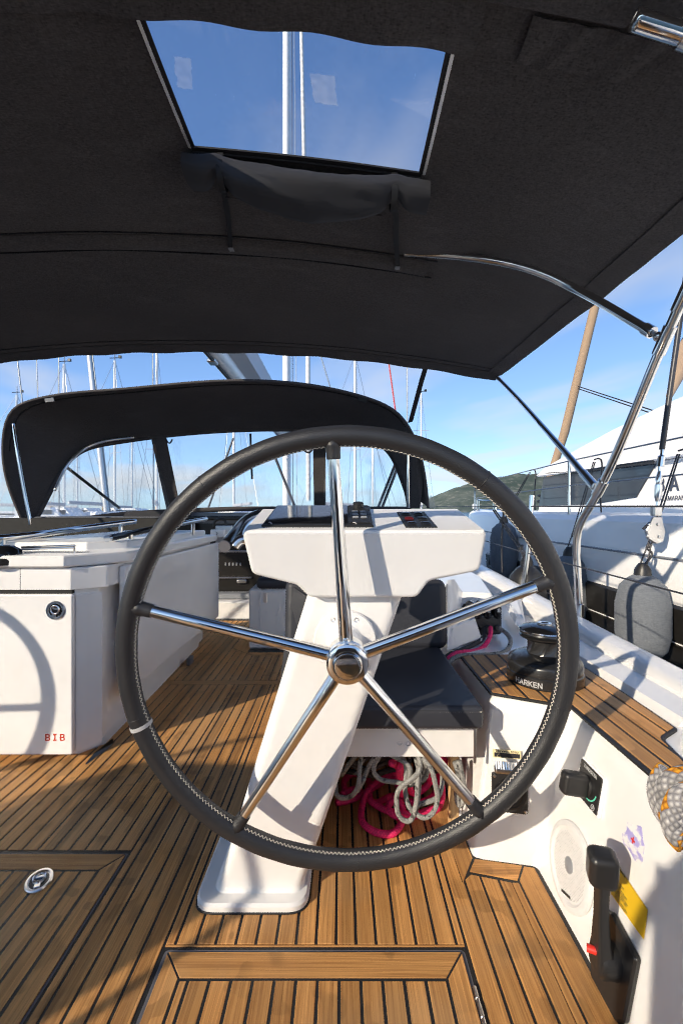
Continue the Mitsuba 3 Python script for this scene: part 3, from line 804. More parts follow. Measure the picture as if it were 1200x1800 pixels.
k = thing('red_rope', 'pink red rope tangled on the sole under the bench', 'rope')
floorY = lambda py: EYE * 800 / (py - 900)
def fl(px, py, z=0.012):
    Y = (EYE - z) * 800 / (py - 900)
    return P(px, py, Y)
ropepart(k, 'strand', [fl(590, 1412), fl(610, 1408), fl(640, 1395), fl(672, 1375, 0.02), fl(690, 1360, 0.06), fl(690, 1345, 0.1)], 0.0105, 'rope_pink', 50)
ropepart(k, 'strand', [P(688, 1342, 1.32), fl(672, 1370, 0.04), fl(645, 1392, 0.03), fl(636, 1420), fl(640, 1450), fl(662, 1464), fl(688, 1466), fl(704, 1450), fl(708, 1425, 0.02), fl(700, 1408, 0.035), fl(686, 1412, 0.03), fl(690, 1432, 0.03), fl(715, 1438), fl(745, 1428), fl(772, 1420)], 0.0105, 'rope_pink', 110)
ropepart(k, 'strand', [fl(606, 1390), fl(606, 1372), fl(618, 1362), fl(634, 1362, 0.02), fl(650, 1380, 0.02), fl(652, 1408, 0.02), fl(668, 1420, 0.02), fl(690, 1428, 0.02), fl(740, 1432), fl(774, 1412), fl(776, 1380, 0.05), fl(765, 1350, 0.1)], 0.0105, 'rope_pink', 90)
ropepart(k, 'strand', [P(692, 1340, 1.36), fl(696, 1372, 0.05), fl(705, 1395, 0.05), P(704, 1345, 1.36), P(715, 1360, 1.4), fl(740, 1390, 0.04), fl(752, 1380, 0.06), P(748, 1340, 1.42), P(760, 1335, 1.42), fl(772, 1372, 0.06)], 0.0105, 'rope_pink', 80)
ropepart(k, 'strand', [fl(600, 1398), fl(625, 1388), fl(660, 1412), fl(690, 1400), fl(720, 1410), fl(765, 1395, 0.03), fl(776, 1365, 0.07)], 0.0105, 'rope_pink', 60)
k = thing('grey_rope', 'grey flecked rope hanging in loops over the red rope', 'rope')
H = lambda px, py, Y=1.30: P(px, py, Y)
ropepart(k, 'strand', [H(600, 1362, 1.36), H(618, 1338, 1.34), H(634, 1322, 1.33), H(632, 1350, 1.30), H(630, 1378, 1.28), H(612, 1402, 1.29), H(592, 1398, 1.31), H(590, 1380, 1.34)], 0.0068, 'rope_grey', 60)
ropepart(k, 'strand', [H(640, 1368, 1.3), H(628, 1390, 1.3), H(640, 1366, 1.31), H(662, 1330), H(672, 1322), H(660, 1340), H(658, 1360), H(668, 1370), H(700, 1376), H(720, 1380), H(738, 1365), H(744, 1335), H(736, 1322)], 0.0068, 'rope_grey', 90)
ropepart(k, 'strand', [H(700, 1322, 1.31), H(711, 1340, 1.30), H(712, 1385, 1.29), H(716, 1412, 1.27), H(726, 1428, 1.27), H(735, 1395, 1.27), H(735, 1350, 1.28), H(728, 1326, 1.3)], 0.0068, 'rope_grey', 60)
ropepart(k, 'strand', [H(736, 1330, 1.27), H(738, 1350, 1.26), H(720, 1372, 1.25), H(700, 1390, 1.25), H(697, 1415, 1.25), H(704, 1438, 1.25), H(718, 1444, 1.25), H(729, 1425, 1.25), H(733, 1392, 1.25), H(735, 1352, 1.26)], 0.0068, 'rope_grey', 80)
ropepart(k, 'strand', [H(742, 1332, 1.27), H(756, 1350, 1.26), H(765, 1380, 1.26), H(768, 1410, 1.26), H(758, 1432, 1.25), H(738, 1436, 1.25), H(728, 1424, 1.26), H(745, 1412, 1.27), H(770, 1400, 1.28), H(777, 1375, 1.3), H(776, 1350, 1.31)], 0.0068, 'rope_grey', 80)
ropepart(k, 'strand', [H(688, 1328, 1.30), H(700, 1334, 1.29), H(720, 1350, 1.28), H(722, 1375, 1.3), H(742, 1372, 1.3), H(750, 1345, 1.3), H(746, 1325, 1.31)], 0.0068, 'rope_grey', 50)
k = thing('black_rope', 'black and white rope bundle in the shadow behind the tangled ropes', 'rope')
ropepart(k, 'strand', [P(612, 1340, 1.42), P(640, 1352, 1.44), P(665, 1346, 1.42), P(690, 1338, 1.44), P(705, 1345, 1.43), P(720, 1336, 1.46)], 0.009, 'rope_black', 50)
ropepart(k, 'strand', [P(610, 1356, 1.5), P(636, 1360, 1.46), P(660, 1362, 1.5), P(700, 1352, 1.48), P(740, 1364, 1.47), P(770, 1352, 1.5)], 0.009, 'rope_black', 50)
ropepart(k, 'strand', [P(616, 1330, 1.40), P(625, 1344, 1.40), P(648, 1330, 1.42), P(668, 1334, 1.4), P(680, 1326, 1.42)], 0.009, 'rope_black', 40)
k = thing('wooden_post', 'upright timber post under the right end of the bench', 'post')
part(k, 'shaft', bx(0.332, 0.362, 1.40, 1.425, 0.0, 0.385, 0.003), 'wood')
part(k, 'edge_strip', bx(0.3625, 0.369, 1.398, 1.424, 0.0, 0.385, 0.001), 'white_paint')
k = thing('hanging_grey_line', 'grey line hanging beside the wooden post', 'rope')
ropepart(k, 'strand', [P(806, 1338, 1.33), P(812, 1370, 1.33), P(814, 1400, 1.33), P(808, 1416, 1.33), P(803, 1400, 1.33), P(806, 1372, 1.33), P(800, 1340, 1.33)], 0.009, 'rope_grey', 50)

# ------------------------------------------------------------------ winch, clutch, lines
wc = np.array([0.623, 1.397, tz + 0.008])
k = thing('winch', 'black self tailing winch on the teak side deck', 'winch')
wm = frame(wc, (1, 0, 0), (0, 1, 0))
base = part(k, 'base_skirt', lathe([(0.09, 0), (0.108, 0), (0.110, 0.004), (0.110, 0.030), (0.1065, 0.034), (0.108, 0.037), (0.108, 0.056), (0.103, 0.066), (0.085, 0.076), (0.062, 0.081), (0.05, 0.083)], wm, 64), 'black_alloy', smooth=35)
ang = np.arange(40) * 2 * np.pi / 40
tw = []
for z, r in ((0.080, 0.052), (0.086, 0.049), (0.100, 0.0475), (0.114, 0.048), (0.122, 0.050), (0.127, 0.056)):
    a2 = ang + z * 9
    rr = r + 0.0014 * np.sign(np.sin(ang * 8))
    tw.append(np.column_stack([rr * np.cos(a2), rr * np.sin(a2), np.full(40, z)]))
part(k, 'drum', put(loft(tw, np.column_stack([np.cos(ang), np.sin(ang)])), wm), 'black_alloy', smooth=25)
part(k, 'self_tailer', lathe([(0.05, 0.126), (0.064, 0.128), (0.071, 0.131), (0.0725, 0.135), (0.060, 0.138), (0.060, 0.141), (0.0725, 0.144), (0.0715, 0.148), (0.05, 0.15)], wm, 56), 'black_alloy', smooth=35)
cp = part(k, 'top_cap', lathe([(0.0735, 0.150), (0.0745, 0.152), (0.0735, 0.155), (0.066, 0.160), (0.052, 0.1645), (0.050, 0.1640), (0.048, 0.1650), (0.030, 0.1685), (0.001, 0.170)], wm, 56), 'black_gloss', smooth=35)
part(cp, 'chrome_ring', lathe([(0.0742, 0.1495), (0.0755, 0.1515), (0.0742, 0.1545)], wm, 56), 'chrome')
part(cp, 'handle_socket', lathe([(0.021, 0.168), (0.021, 0.1725), (0.019, 0.174), (0.0135, 0.174), (0.0125, 0.1722)], wm, 32), 'chrome')
part(cp, 'socket_hole', lathe([(0.001, 0.1722), (0.0125, 0.1724), (0.013, 0.170)], wm, 8), 'dark_void', smooth=False)
lt = meshkit.text_mesh('HARKEN', 0.0150, 0.0008, True)
lt.apply_translation([-lt.bounds[:, 0].mean(), 0, 0])
v = np.array(lt.vertices)
th = math.radians(-138) + v[:, 0] / 0.110
lt = tm(np.column_stack([wc[0] + (0.1102 + v[:, 2]) * np.cos(th), wc[1] + (0.1102 + v[:, 2]) * np.sin(th), wc[2] + 0.008 + v[:, 1]]), lt.faces)
part(base, 'lettering', lt, 'white_print', smooth=False)

k = thing('rope_clutch', 'black triple rope clutch forward of the winch', 'rope clutch')
cl = P(857, 1112, 1.88)
cm_ = frame(cl, (1, 0.12, 0), (-0.12, 1, 0))
part(k, 'body', put(rbox(-0.064, 0.064, 0.0, 0.13, -0.012, 0.075, 0.012), cm_), 'black_plastic')
for q in (-0.042, 0, 0.042):
    lev = part(k, 'lever', put(rbox(q - 0.0175, q + 0.0175, -0.012, 0.10, 0.055, 0.118, 0.016), cm_), 'black_gloss')
    part(lev, 'lever_mark', put(bx(q - 0.006, q + 0.006, -0.0125, -0.0115, 0.085, 0.10, 0.0003), cm_), 'white_print')
    part(k, 'inlet_eye', put(lathe([(0.009, 0), (0.013, 0.0), (0.014, 0.004), (0.011, 0.006)], frame((q, -0.002, 0.018), (1, 0, 0), (0, 0, 1)), 16), cm_), 'black_gloss')
for nm, mt, lab, pts in (('black_line', 'rope_black', 'black line running from the clutch to the bench', [P(851, 1105, 1.86), P(850, 1118, 1.82), P(838, 1130, 1.77), P(812, 1142, 1.72), P(790, 1151, 1.68), P(778, 1162, 1.64)]),
                         ('magenta_line', 'rope_pink', 'magenta line running from the clutch to the bench', [P(862, 1103, 1.85), P(861, 1118, 1.80), P(848, 1138, 1.75), P(820, 1146, 1.70), P(798, 1150, 1.67), P(782, 1164, 1.63)]),
                         ('grey_line', 'rope_grey', 'pale grey line looping round beside the winch', [P(877, 1104, 1.85), P(888, 1112, 1.82), P(897, 1128, 1.76), P(886, 1146, 1.70), P(860, 1151, 1.66), P(825, 1152, 1.64), P(800, 1156, 1.62), P(786, 1168, 1.60)])):
    m_, U_ = tube(spline(pts, 40), 0.0085, 10, uv=True)
    single(nm, m_, mt, lab, 'rope', uv=U_)

# ------------------------------------------------------------------ fittings on the coaming wall
# bow thruster control
k = thing('thruster_control', 'square black thruster control with round knob on the white wall', 'control panel')
c = wall(1040, 1383)
m = wf(c)
part(k, 'backing', prism(fillet([(-0.049, -0.046), (0.049, -0.046), (0.049, 0.046), (-0.049, 0.046)], 0.006), 0.006, 0.002, m), 'white_paint')
part(k, 'face_plate', prism(fillet([(-0.045, -0.042), (0.044, -0.042), (0.044, 0.042), (-0.045, 0.042)], 0.004), 0.0025, 0.0008, m, z0=0.006), 'black_plastic')
part(k, 'lettering', text('THRUSTER', 0.0075, m @ frame((-0.002, 0.030, 0.0085), (1, 0, 0), (0, 1, 0)), bold=True, center=True), 'white_print', smooth=False)
a = np.linspace(-0.5, 1.0, 14)
part(k, 'arc_mark', put(ribbon(np.stack([0.030 * np.cos(a - 1.2) + 0.004, 0.030 * np.sin(a - 1.2) + 0.002, np.full(14, 0.0088)], 1), (0, 0, 1), 0.0006, 0.003), m), 'green_print')
for q, (a_, b_) in enumerate(((0.028, -0.033), (-0.02, -0.034))):
    part(k, 'symbol', put(tube(np.stack([a_ + 0.006 * np.cos(ang), b_ + 0.006 * np.sin(ang), np.full(40, 0.0088)], 1), 0.0009, 4, True), m), 'white_print')
    part(k, 'symbol_bar', prism([(a_ - 0.001, b_ - 0.003), (a_ + 0.001, b_ - 0.003), (a_ + 0.001, b_ + 0.003), (a_ - 0.001, b_ + 0.003)], 0.0004, 0.0001, m, z0=0.0085), 'white_print')
kb = part(k, 'knob', put(rbox(-0.016, 0.016, -0.026, 0.026, 0.012, 0.072, 0.010), m), 'black_plastic', smooth=50)
part(k, 'knob_collar', lathe([(0.022, 0.008), (0.022, 0.014), (0.018, 0.017), (0.001, 0.017)], m, 28), 'black_plastic')
# shower/socket unit with its warning label
m0 = frame(P(895, 1393, 1.2445), (1, -0.165, 0), (0.0, 0.03, 1))
k = thing('power_inlet', 'square black shore power inlet with round cover', 'power socket')
part(k, 'plate', prism(fillet([(-0.047, -0.052), (0.047, -0.052), (0.047, 0.052), (-0.047, 0.052)], 0.008), 0.008, 0.002, m0), 'black_plastic')
part(k, 'ring', lathe([(0.022, 0.006), (0.024, 0.013), (0.029, 0.014), (0.031, 0.0095), (0.034, 0.0095), (0.036, 0.013), (0.040, 0.013), (0.042, 0.007)], m0, 36), 'black_gloss', smooth=35)
part(k, 'cover', lathe([(0.001, 0.012), (0.012, 0.012), (0.018, 0.010), (0.024, 0.009)], m0, 28), 'black_plastic')
for a_ in (-1, 1):
    for b_ in (-1, 1):
        part(k, 'screw', lathe([(0.001, 0.010), (0.004, 0.0095), (0.0045, 0.007)], m0 @ frame((a_ * 0.040, b_ * 0.044, 0), (1, 0, 0), (0, 1, 0)), 10), 'steel')
m1 = frame(P(895, 1346, 1.2445), (1, -0.165, 0), (0.0, 0.05, 1))
k = thing('hinged_cap', 'chrome hinged cap above the power inlet', 'cap')
part(k, 'lip', put(rbox(-0.042, 0.042, -0.016, 0.002, 0.0, 0.022, 0.006), m1), 'steel')
for q in range(12):
    part(k, 'rib', put(rod((-0.037 + q * 0.0066, -0.002, 0.020), (-0.037 + q * 0.0066, 0.014, 0.012), 0.0036, 8), m1), 'chrome')
k = thing('warning_label', 'black and cream voltage warning label above the chrome cap', 'sticker')
m2 = frame(P(895, 1327, 1.2445), (1, -0.165, 0), (0.0, 0.07, 1))
part(k, 'backing', prism([(-0.044, -0.010), (0.030, -0.010), (0.030, 0.012), (-0.044, 0.012)], 0.0008, 0.0002, m2), 'cream_label')
part(k, 'print_block', prism([(-0.040, -0.008), (0.027, -0.008), (0.027, 0.0035), (-0.040, 0.0035)], 0.0004, 0.0001, m2, z0=0.0008), 'dark_print')
part(k, 'lettering', text('230 Vers ~ 50 Hz', 0.0052, m2 @ frame((-0.0065, 0.0052, 0.0008), (1, 0, 0), (0, 1, 0)), 0.0004, True, True), 'dark_print', smooth=False)
part(k, 'warning_triangle', put(tube([(-0.034, -0.007, 0.0014), (-0.028, 0.002, 0.0014), (-0.022, -0.007, 0.0014)], 0.0007, 4, True), m2), 'cream_label')
# loudspeaker
c = wall(1004, 1522)
m = wf(c)
k = thing('loudspeaker', 'round white loudspeaker with perforated grille on the cockpit side', 'loudspeaker')
part(k, 'rim', lathe([(0.073, 0.006), (0.079, 0.0105), (0.088, 0.0105), (0.092, 0.008), (0.093, 0.0)], m, 64), 'speaker_white', smooth=35)
part(k, 'grille', lathe([(0.001, 0.0062), (0.074, 0.006)], m, 48), 'speaker_white')
part(k, 'dust_cap', lathe([(0.001, 0.011), (0.012, 0.0102), (0.017, 0.008), (0.018, 0.006)], m @ np.diag([1, 1, 1, 1.0]), 28), 'grey_panel')
dots = []
for ix in range(-12, 13):
    for iy in range(-12, 13):
        a_, b_ = (ix + 0.5 * (iy % 2)) * 0.0058, iy * 0.0052
        if 0.022 < math.hypot(a_, b_) < 0.069:
            dots.append(lathe([(0.0001, 0.0064), (0.0009, 0.0064), (0.0011, 0.006)], m @ frame((a_, b_, 0), (1, 0, 0), (0, 1, 0)), 6))
part(k, 'perforation', cat_(*dots), 'grey_panel', smooth=False, kind='stuff')
part(k, 'badge', prism([(-0.010, -0.072), (0.028, -0.060), (0.026, -0.055), (-0.012, -0.067)], 0.0012, 0.0003, m, z0=0.0066), 'dark_print')
# throttle
k = thing('throttle_control', 'black engine throttle lever with red button on the cockpit side', 'throttle lever')
tc = np.array([0.532, 0, 0])
def onw(px, py, lift=0.0):
    return onto(px, py, WO + WN * lift, WN)
pp = [onw(1066, 1598), onw(1082, 1606), onw(1126, 1688), onw(1104, 1800), onw(1066, 1800), onw(1044, 1712), onw(1046, 1640)]
mt = wf(pp[0])
inv = np.linalg.inv(mt)
q2 = [(inv @ np.r_[p, 1])[:2] for p in pp]
part(k, 'base_plate', prism(fillet(q2, 0.008), 0.010, 0.004, mt), 'black_plastic')
piv = onw(1068, 1688, 0.02)
bs = part(k, 'boss', lathe([(0.031, -0.012), (0.030, 0.014), (0.026, 0.024), (0.014, 0.028), (0.001, 0.0285)], wf(piv), 36), 'black_plastic', smooth=40)
top_ = onw(1058, 1540, 0.075)
mid_ = onw(1056, 1612, 0.055)
lax = unit(mid_ - piv)
lsd = unit(np.cross(WN, lax))
secs = []
for p_, a_, b_ in ((piv + WN * 0.010 - lax * 0.022, 0.022, 0.016), (piv + WN * 0.012, 0.024, 0.018), (piv * 0.6 + mid_ * 0.4 + WN * 0.008, 0.017, 0.013), (mid_, 0.0125, 0.0105), (mid_ * 0.4 + top_ * 0.6, 0.0125, 0.010), (top_, 0.016, 0.012)):
    q4 = fillet([(-a_, -b_), (a_, -b_), (a_, b_), (-a_, b_)], min(a_, b_) * 0.5, 4)
    nrm = unit(np.cross(lax, lsd))
    secs.append(np.array([p_ + lsd * u_ + nrm * w_ for u_, w_ in q4]))
part(k, 'lever', loft(secs, q4), 'black_plastic', smooth=35)
hm = frame(onw(1058, 1530, 0.078), (0.9, -0.25, 0), unit(top_ - mid_))
part(k, 'handle', put(rbox(-0.025, 0.027, -0.030, 0.036, -0.026, 0.020, 0.013), hm), 'black_plastic', smooth=50)
part(k, 'red_button', lathe([(0.001, 0.012), (0.0062, 0.011), (0.0072, 0.008), (0.0072, -0.016)], frame(onw(1047, 1672, 0.050), (0.45, 0.9, 0.0), (0, 0, 1)), 16), 'red', 'small red release button')
# stickers
k = thing('yellow_sticker', 'yellow notice sticker behind the throttle lever', 'sticker')
cs = [onw(1079, 1512), onw(1138, 1600), onw(1131, 1652), onw(1074, 1572)]
ms = wf(cs[0])
inv = np.linalg.inv(ms)
q2 = np.array([(inv @ np.r_[p, 1])[:2] for p in cs])
part(k, 'sheet', prism(q2, 0.0008, 0.0002, ms), 'yellow')
ctr, e1, e2 = q2.mean(0), unit(q2[1] - q2[0]), unit(q2[3] - q2[0])
for r_ in range(9):
    o_ = q2[3] + e1 * (0.012 + 0.001 * (r_ % 2)) - e2 * (0.006 + 0.0042 * r_)
    ln_ = (0.034, 0.040, 0.022, 0.037, 0.041, 0.030, 0.038, 0.018, 0.026)[r_]
    for w0, w1 in ((0, 0.42), (0.46, 0.74), (0.77, 1.0)):
        part(k, 'text_line', prism([o_ + e1 * ln_ * w0, o_ + e1 * ln_ * w1, o_ + e1 * ln_ * w1 - e2 * 0.0021, o_ + e1 * ln_ * w0 - e2 * 0.0021], 0.0003, 0.0001, ms, z0=0.0008), 'dark_print', smooth=False)
part(k, 'border_bar', prism([q2[0] + e1 * 0.014 - e2 * 0.0, q2[0] + e1 * 0.040, q2[0] + e1 * 0.040 + e2 * 0.003, q2[0] + e1 * 0.014 + e2 * 0.003], 0.0004, 0.0001, ms, z0=0.0008), 'dark_print')
k = thing('faded_sticker', 'faded blue transfer with a tiny red cross above the yellow sticker', 'sticker')
cs = [onw(1101, 1500), onw(1113, 1445), onw(1145, 1465), onw(1128, 1478)]
ms = wf(onw(1115, 1480))
blob = Polygon([(0.040 * math.cos(t) * (0.6 + 0.5 * meshkit.noise(np.array([t * 2.0, 0.3, 0]))), 0.036 * math.sin(t) * (0.55 + 0.7 * meshkit.noise(np.array([t * 2.6, 4.3, 0])))) for t in np.linspace(0, 6.28, 40)[:-1]])
M('faded_blue', pr(mikit.proc(lambda p, n, uv: mix((0.70, 0.70, 0.70), (0.36, 0.33, 0.62), smoothstep(0.42, 0.62, fbm(p.x * 60, p.y * 70, p.z * 70, 4)))), 0.4))
part(k, 'print', prism(np.array(blob.exterior.coords)[:-1], 0.0006, 0.0002, ms), 'faded_blue')
part(k, 'red_cross', put(cat_(bx(-0.010, 0.002, -0.002, 0.001, 0.0006, 0.0011, 0.0001), bx(-0.0055, -0.0025, -0.006, 0.006, 0.0006, 0.0012, 0.0001)), ms), 'red')
# grey pad at the edge of the picture
k = single('grey_pad', rbox(0.552, 0.66, 0.58, 0.735, 0.325, 0.37, 0.008), 'grey_panel', 'dark grey pad at the right edge of the cockpit side', 'pad')
# mooring rope coil
k = thing('mooring_rope', 'thick grey and orange mooring rope coiled over the coaming edge', 'rope')
cc = onw(1216, 1420, 0.062)
e1, e2 = unit((0.62, -0.78, 0.0)), unit((0.05, -0.10, 1.0))
e3 = unit(np.cross(e1, e2))
pts = []
for t in np.linspace(0, 2 * np.pi * 2.3, 60):
    turn = t / (2 * np.pi)
    r_ = 0.050 - 0.011 * turn + 0.003 * math.sin(2.3 * t)
    pts.append(cc + e1 * (r_ * 1.0 * math.cos(t + 2.6) + 0.005 * turn) + e2 * r_ * 1.25 * math.sin(t + 2.6) + e3 * (-0.022 + 0.030 * turn))
ropepart(k, 'coil', pts, 0.0165, 'rope_mooring', 240)

# ------------------------------------------------------------------ table on the centreline
k = thing('cockpit_table', 'white cockpit table with folded leaf and ring latch door', 'table')
TY = 1.77
body = fillet([(-1.50, TY + 0.012), (-1.045, TY + 0.012), (-0.985, 1.850), (-1.02, 3.35), (-1.50, 3.35)], [0, 0.012, 0.02, 0, 0], 4)
part(k, 'body', prism(body, 0.70, 0.004, z0=0.035), WHITE)
pl = fillet([(-1.47, TY + 0.05), (-1.05, TY + 0.05), (-0.985, 1.90), (-1.03, 3.3), (-1.47, 3.3)], 0.02, 3)
part(k, 'plinth', prism(pl, 0.05, 0.002, z0=-0.002), 'gelcoat_satin')
# aft door with rounded edge
dr_ = part(k, 'door', rbox(-1.48, -1.040, TY - 0.010, TY + 0.014, 0.028, 0.652, 0.008), WHITE)
part(dr_, 'lettering', text('B I B', 0.0255, frame((-1.148, TY - 0.0100, 0.085), (1, 0, 0), (0, 0, 1)), 0.0008, True), 'red_letter', 'red letters reading BIB', smooth=False)
ring_pull(dr_, frame(P(98, 1073, TY - 0.0102), (0.97, 0, -0.2), (0.2, 0, 0.97)), 0.037)
part(k, 'corner_panel', loft([np.array([(-1.036, TY + 0.006, z), (-0.972, TY + 0.078, z), (-0.976, TY + 0.088, z), (-1.04, TY + 0.016, z)]) for z in (0.03, 0.60, 0.645)], np.array([[0, 0], [1, 0], [1, 1], [0, 1.0]])), WHITE)
part(k, 'door_gap_shade', bx(-1.48, -1.045, TY - 0.004, TY + 0.02, 0.6525, 0.6675, 0.001), 'dark_void')  # dark strip standing in for the shadow line above the door
# moulding under the top
mo = fillet([(-1.52, TY - 0.006), (-1.050, TY - 0.006), (-0.945, 1.845), (-0.975, 3.38), (-1.52, 3.38)], [0, 0.01, 0.02, 0, 0], 4)
part(k, 'under_moulding', prism(mo, 0.085, 0.004, z0=0.668), WHITE)
part(k, 'trim_seam', bx(-1.246, -1.243, TY - 0.0065, TY, 0.668, 0.75, 0.0003), 'grey_trim')
tt = fillet([(-1.60, TY - 0.03), (-1.062, TY - 0.03), (-0.905, 1.935), (-0.925, 3.40), (-1.60, 3.40)], [0, 0.008, 0.03, 0.03, 0], 4)
part(k, 'table_top', prism(tt, 0.045, 0.006, z0=0.757, both=True), WHITE)
t2 = fillet([(-1.55, 2.02), (-1.13, 2.02), (-1.0, 2.12), (-1.0, 3.36), (-1.55, 3.36)], 0.02, 3)
part(k, 'top_tray', prism(t2, 0.035, 0.005, z0=0.802), WHITE)
part(k, 'top_band', prism([(-1.60, 1.86), (-1.10, 1.86), (-1.05, 1.905), (-1.60, 1.99)], 0.002, 0.0005, z0=0.802), 'grey_panel')
leaf = part(k, 'folded_leaf', rbox(-0.944, -0.915, 1.93, 3.40, 0.190, 0.742, 0.008), WHITE, 'large smooth table leaf hanging folded')
part(k, 'foot_bracket', loft([np.array([P(150, 1343, 1.742), P(165, 1325, 1.80), P(198, 1298, 1.885), P(200, 1306, 1.895), P(172, 1335, 1.80), P(156, 1348, 1.745)]), np.array([P(150, 1343, 1.752), P(165, 1325, 1.82), P(198, 1298, 1.905), P(200, 1306, 1.915), P(172, 1335, 1.82), P(156, 1348, 1.755)])], np.array([[0, 0], [1, 1], [3, 3], [3.1, 2.5], [1.5, 0.5], [0.3, -0.3]])), 'black_gloss', 'black locking foot at the lower corner')
part(k, 'floor_stop', bx(-0.975, -0.95, 2.86, 2.93, 0.0, 0.05, 0.006), 'grey_trim')
# rails on the table
k2 = thing('table_rail', 'long chrome fiddle rail along the far side of the table', 'rail')
pth = [P(-60, 952, 1.95), P(5, 946, 2.0), P(120, 932, 2.35), P(238, 916, 2.75)]
part(k2, 'bar', tube(spline(pth, 20), 0.016, 12), 'chrome', smooth=True)
part(k2, 'post', rod(P(6, 948, 2.0), P(6, 985, 2.0), 0.012), 'chrome')
part(k2, 'post', rod(P(212, 921, 2.65), P(212, 946, 2.65), 0.012), 'chrome')
k2 = thing('table_rail', 'chrome rail with black grip on the near side of the table', 'rail')
part(k2, 'grip', tube([P(192, 946, 2.05), P(225, 939, 2.2), P(272, 929, 2.45)], 0.0155, 12), 'black_gloss', smooth=True)
part(k2, 'end_cap', tube([P(188, 947, 2.03), P(192, 946, 2.05)], 0.0162, 14), 'chrome')
part(k2, 'bar', tube([P(272, 929, 2.45), P(320, 920, 2.8), P(362, 912, 3.15)], 0.0145, 12), 'chrome', smooth=True)
part(k2, 'post', rod(P(229, 940, 2.2), P(229, 968, 2.2), 0.014), 'chrome')
part(k2, 'post', rod(P(339, 917, 2.95), P(339, 940, 2.95), 0.013), 'chrome')
k2 = thing('cup_rail', 'thin chrome wire rail beside the compass', 'rail')
for dz in (0, 12):
    part(k2, 'wire', rod(P(38, 962 + dz * 0.3, 1.86), P(132, 959 + dz * 0.3, 1.86), 0.0042, 8), 'chrome')
part(k2, 'post', rod(P(131, 960, 1.86), P(131, 980, 1.86), 0.0042, 8), 'chrome')
k2 = thing('compass', 'black domed compass at the aft corner of the table', 'compass')
cc = P(6, 986, 1.80)
cm2 = frame(cc, (1, 0, 0), (0, 1, 0))
part(k2, 'base_ring', lathe([(0.04, -0.01), (0.088, -0.01), (0.090, 0.006), (0.082, 0.014), (0.07, 0.016), (0.05, 0.016)], cm2, 40), 'black_plastic')
part(k2, 'dome', lathe([(0.068, 0.012), (0.066, 0.028), (0.056, 0.046), (0.036, 0.058), (0.014, 0.062), (0.001, 0.0625)], cm2, 40), 'smoke_dome', smooth=True)
part(k2, 'card_marks', cat_(*[bx(-0.0012, 0.0012, 0, 0.0006, 0, 0.008 if q % 3 else 0.014, 0.0001, cm2 @ frame((0.0672 * math.cos(q * 0.16 - 2.6), 0.0672 * math.sin(q * 0.16 - 2.6), 0.016), (-math.sin(q * 0.16 - 2.6), math.cos(q * 0.16 - 2.6), 0), (-math.cos(q * 0.16 - 2.6), -math.sin(q * 0.16 - 2.6), 0))) for q in range(14)]), 'white_print', smooth=False)

# ------------------------------------------------------------------ companionway and coachroof
k = thing('coachroof', 'dark companionway bulkhead and coachroof under the sprayhood', 'cabin')
part(k, 'bulkhead', bx(-3.0, -0.55, 4.36, 4.42, 0.0, 0.90, 0.01), 'dark_panel')
part(k, 'bulkhead', bx(-0.55, 0.80, 4.36, 4.42, 0.0, 0.90, 0.01), WHITE)
roof = fillet([(-3.1, 4.34), (0.75, 4.34), (0.70, 5.9), (-0.2, 7.6), (-2.2, 7.6), (-3.1, 5.9)], 0.25, 6)
part(k, 'roof', loft([z3(ccw(roof), 0.86), z3(ccw(roof), 0.905), z3(inset(ccw(roof), 0.03), 0.925)], ccw(roof)), 'deck_grey')
part(k, 'hatch_rail', bx(-1.65, -0.6, 4.30, 4.345, 0.895, 0.93, 0.008), 'dark_panel')
part(k, 'hatch_garage', bx(-1.55, -0.75, 4.6, 5.6, 0.92, 0.965, 0.02), 'grey_panel')
part(k, 'door_trim', bx(-1.35, -0.86, 4.335, 4.36, 0.585, 0.605, 0.003), 'steel')
part(k, 'door_trim', bx(-1.35, -0.86, 4.335, 4.36, 0.335, 0.350, 0.003), 'steel')
part(k, 'step', bx(-1.35, -0.80, 4.10, 4.36, 0.0, 0.16, 0.01), WHITE)
part(k, 'step_tread', bx(-1.35, -0.80, 4.20, 4.34, 0.165, 0.215, 0.01), 'grey_panel')
for q in range(5):
    part(k, 'vent_slot', bx(-1.115 + q * 0.035, -1.10 + q * 0.035, 4.352, 4.3595, 0.455, 0.485, 0.001), 'grey_panel')
part(k, 'door_handle', rbox(-1.00, -0.90, 4.325, 4.36, 0.288, 0.330, 0.016), 'steel')
part(k, 'wash_board', bx(-3.25, -1.38, 4.27, 4.33, 0.62, 0.915, 0.01), 'dark_void')
k = thing('vent_box', 'small white box with an arrow plate by the companionway', 'box')
bo = P(381, 938, 3.55)
part(k, 'case', bx(bo[0] - 0.052, bo[0] + 0.052, 3.55, 3.62, bo[2] - 0.03, bo[2] + 0.03, 0.004), 'white_paint')
part(k, 'arrow', tube([bo + (-0.006, -0.001, -0.012), bo + (0.006, -0.001, 0), bo + (-0.006, -0.001, 0.012)], 0.003, 5), 'dark_print')
part(k, 'bracket', bx(bo[0] - 0.03, bo[0] + 0.10, 3.62, 3.66, 0.72, bo[2] + 0.06, 0.004), 'steel')
k = single('deck_handle', tube(spline([P(375, 928, 4.0), P(378, 916, 4.0), P(384, 913, 4.0), P(394, 914, 4.0), P(397, 928, 4.0)], 20), 0.012, 8), 'black_plastic', 'small black handle on the companionway hatch', 'handle', smooth=True)
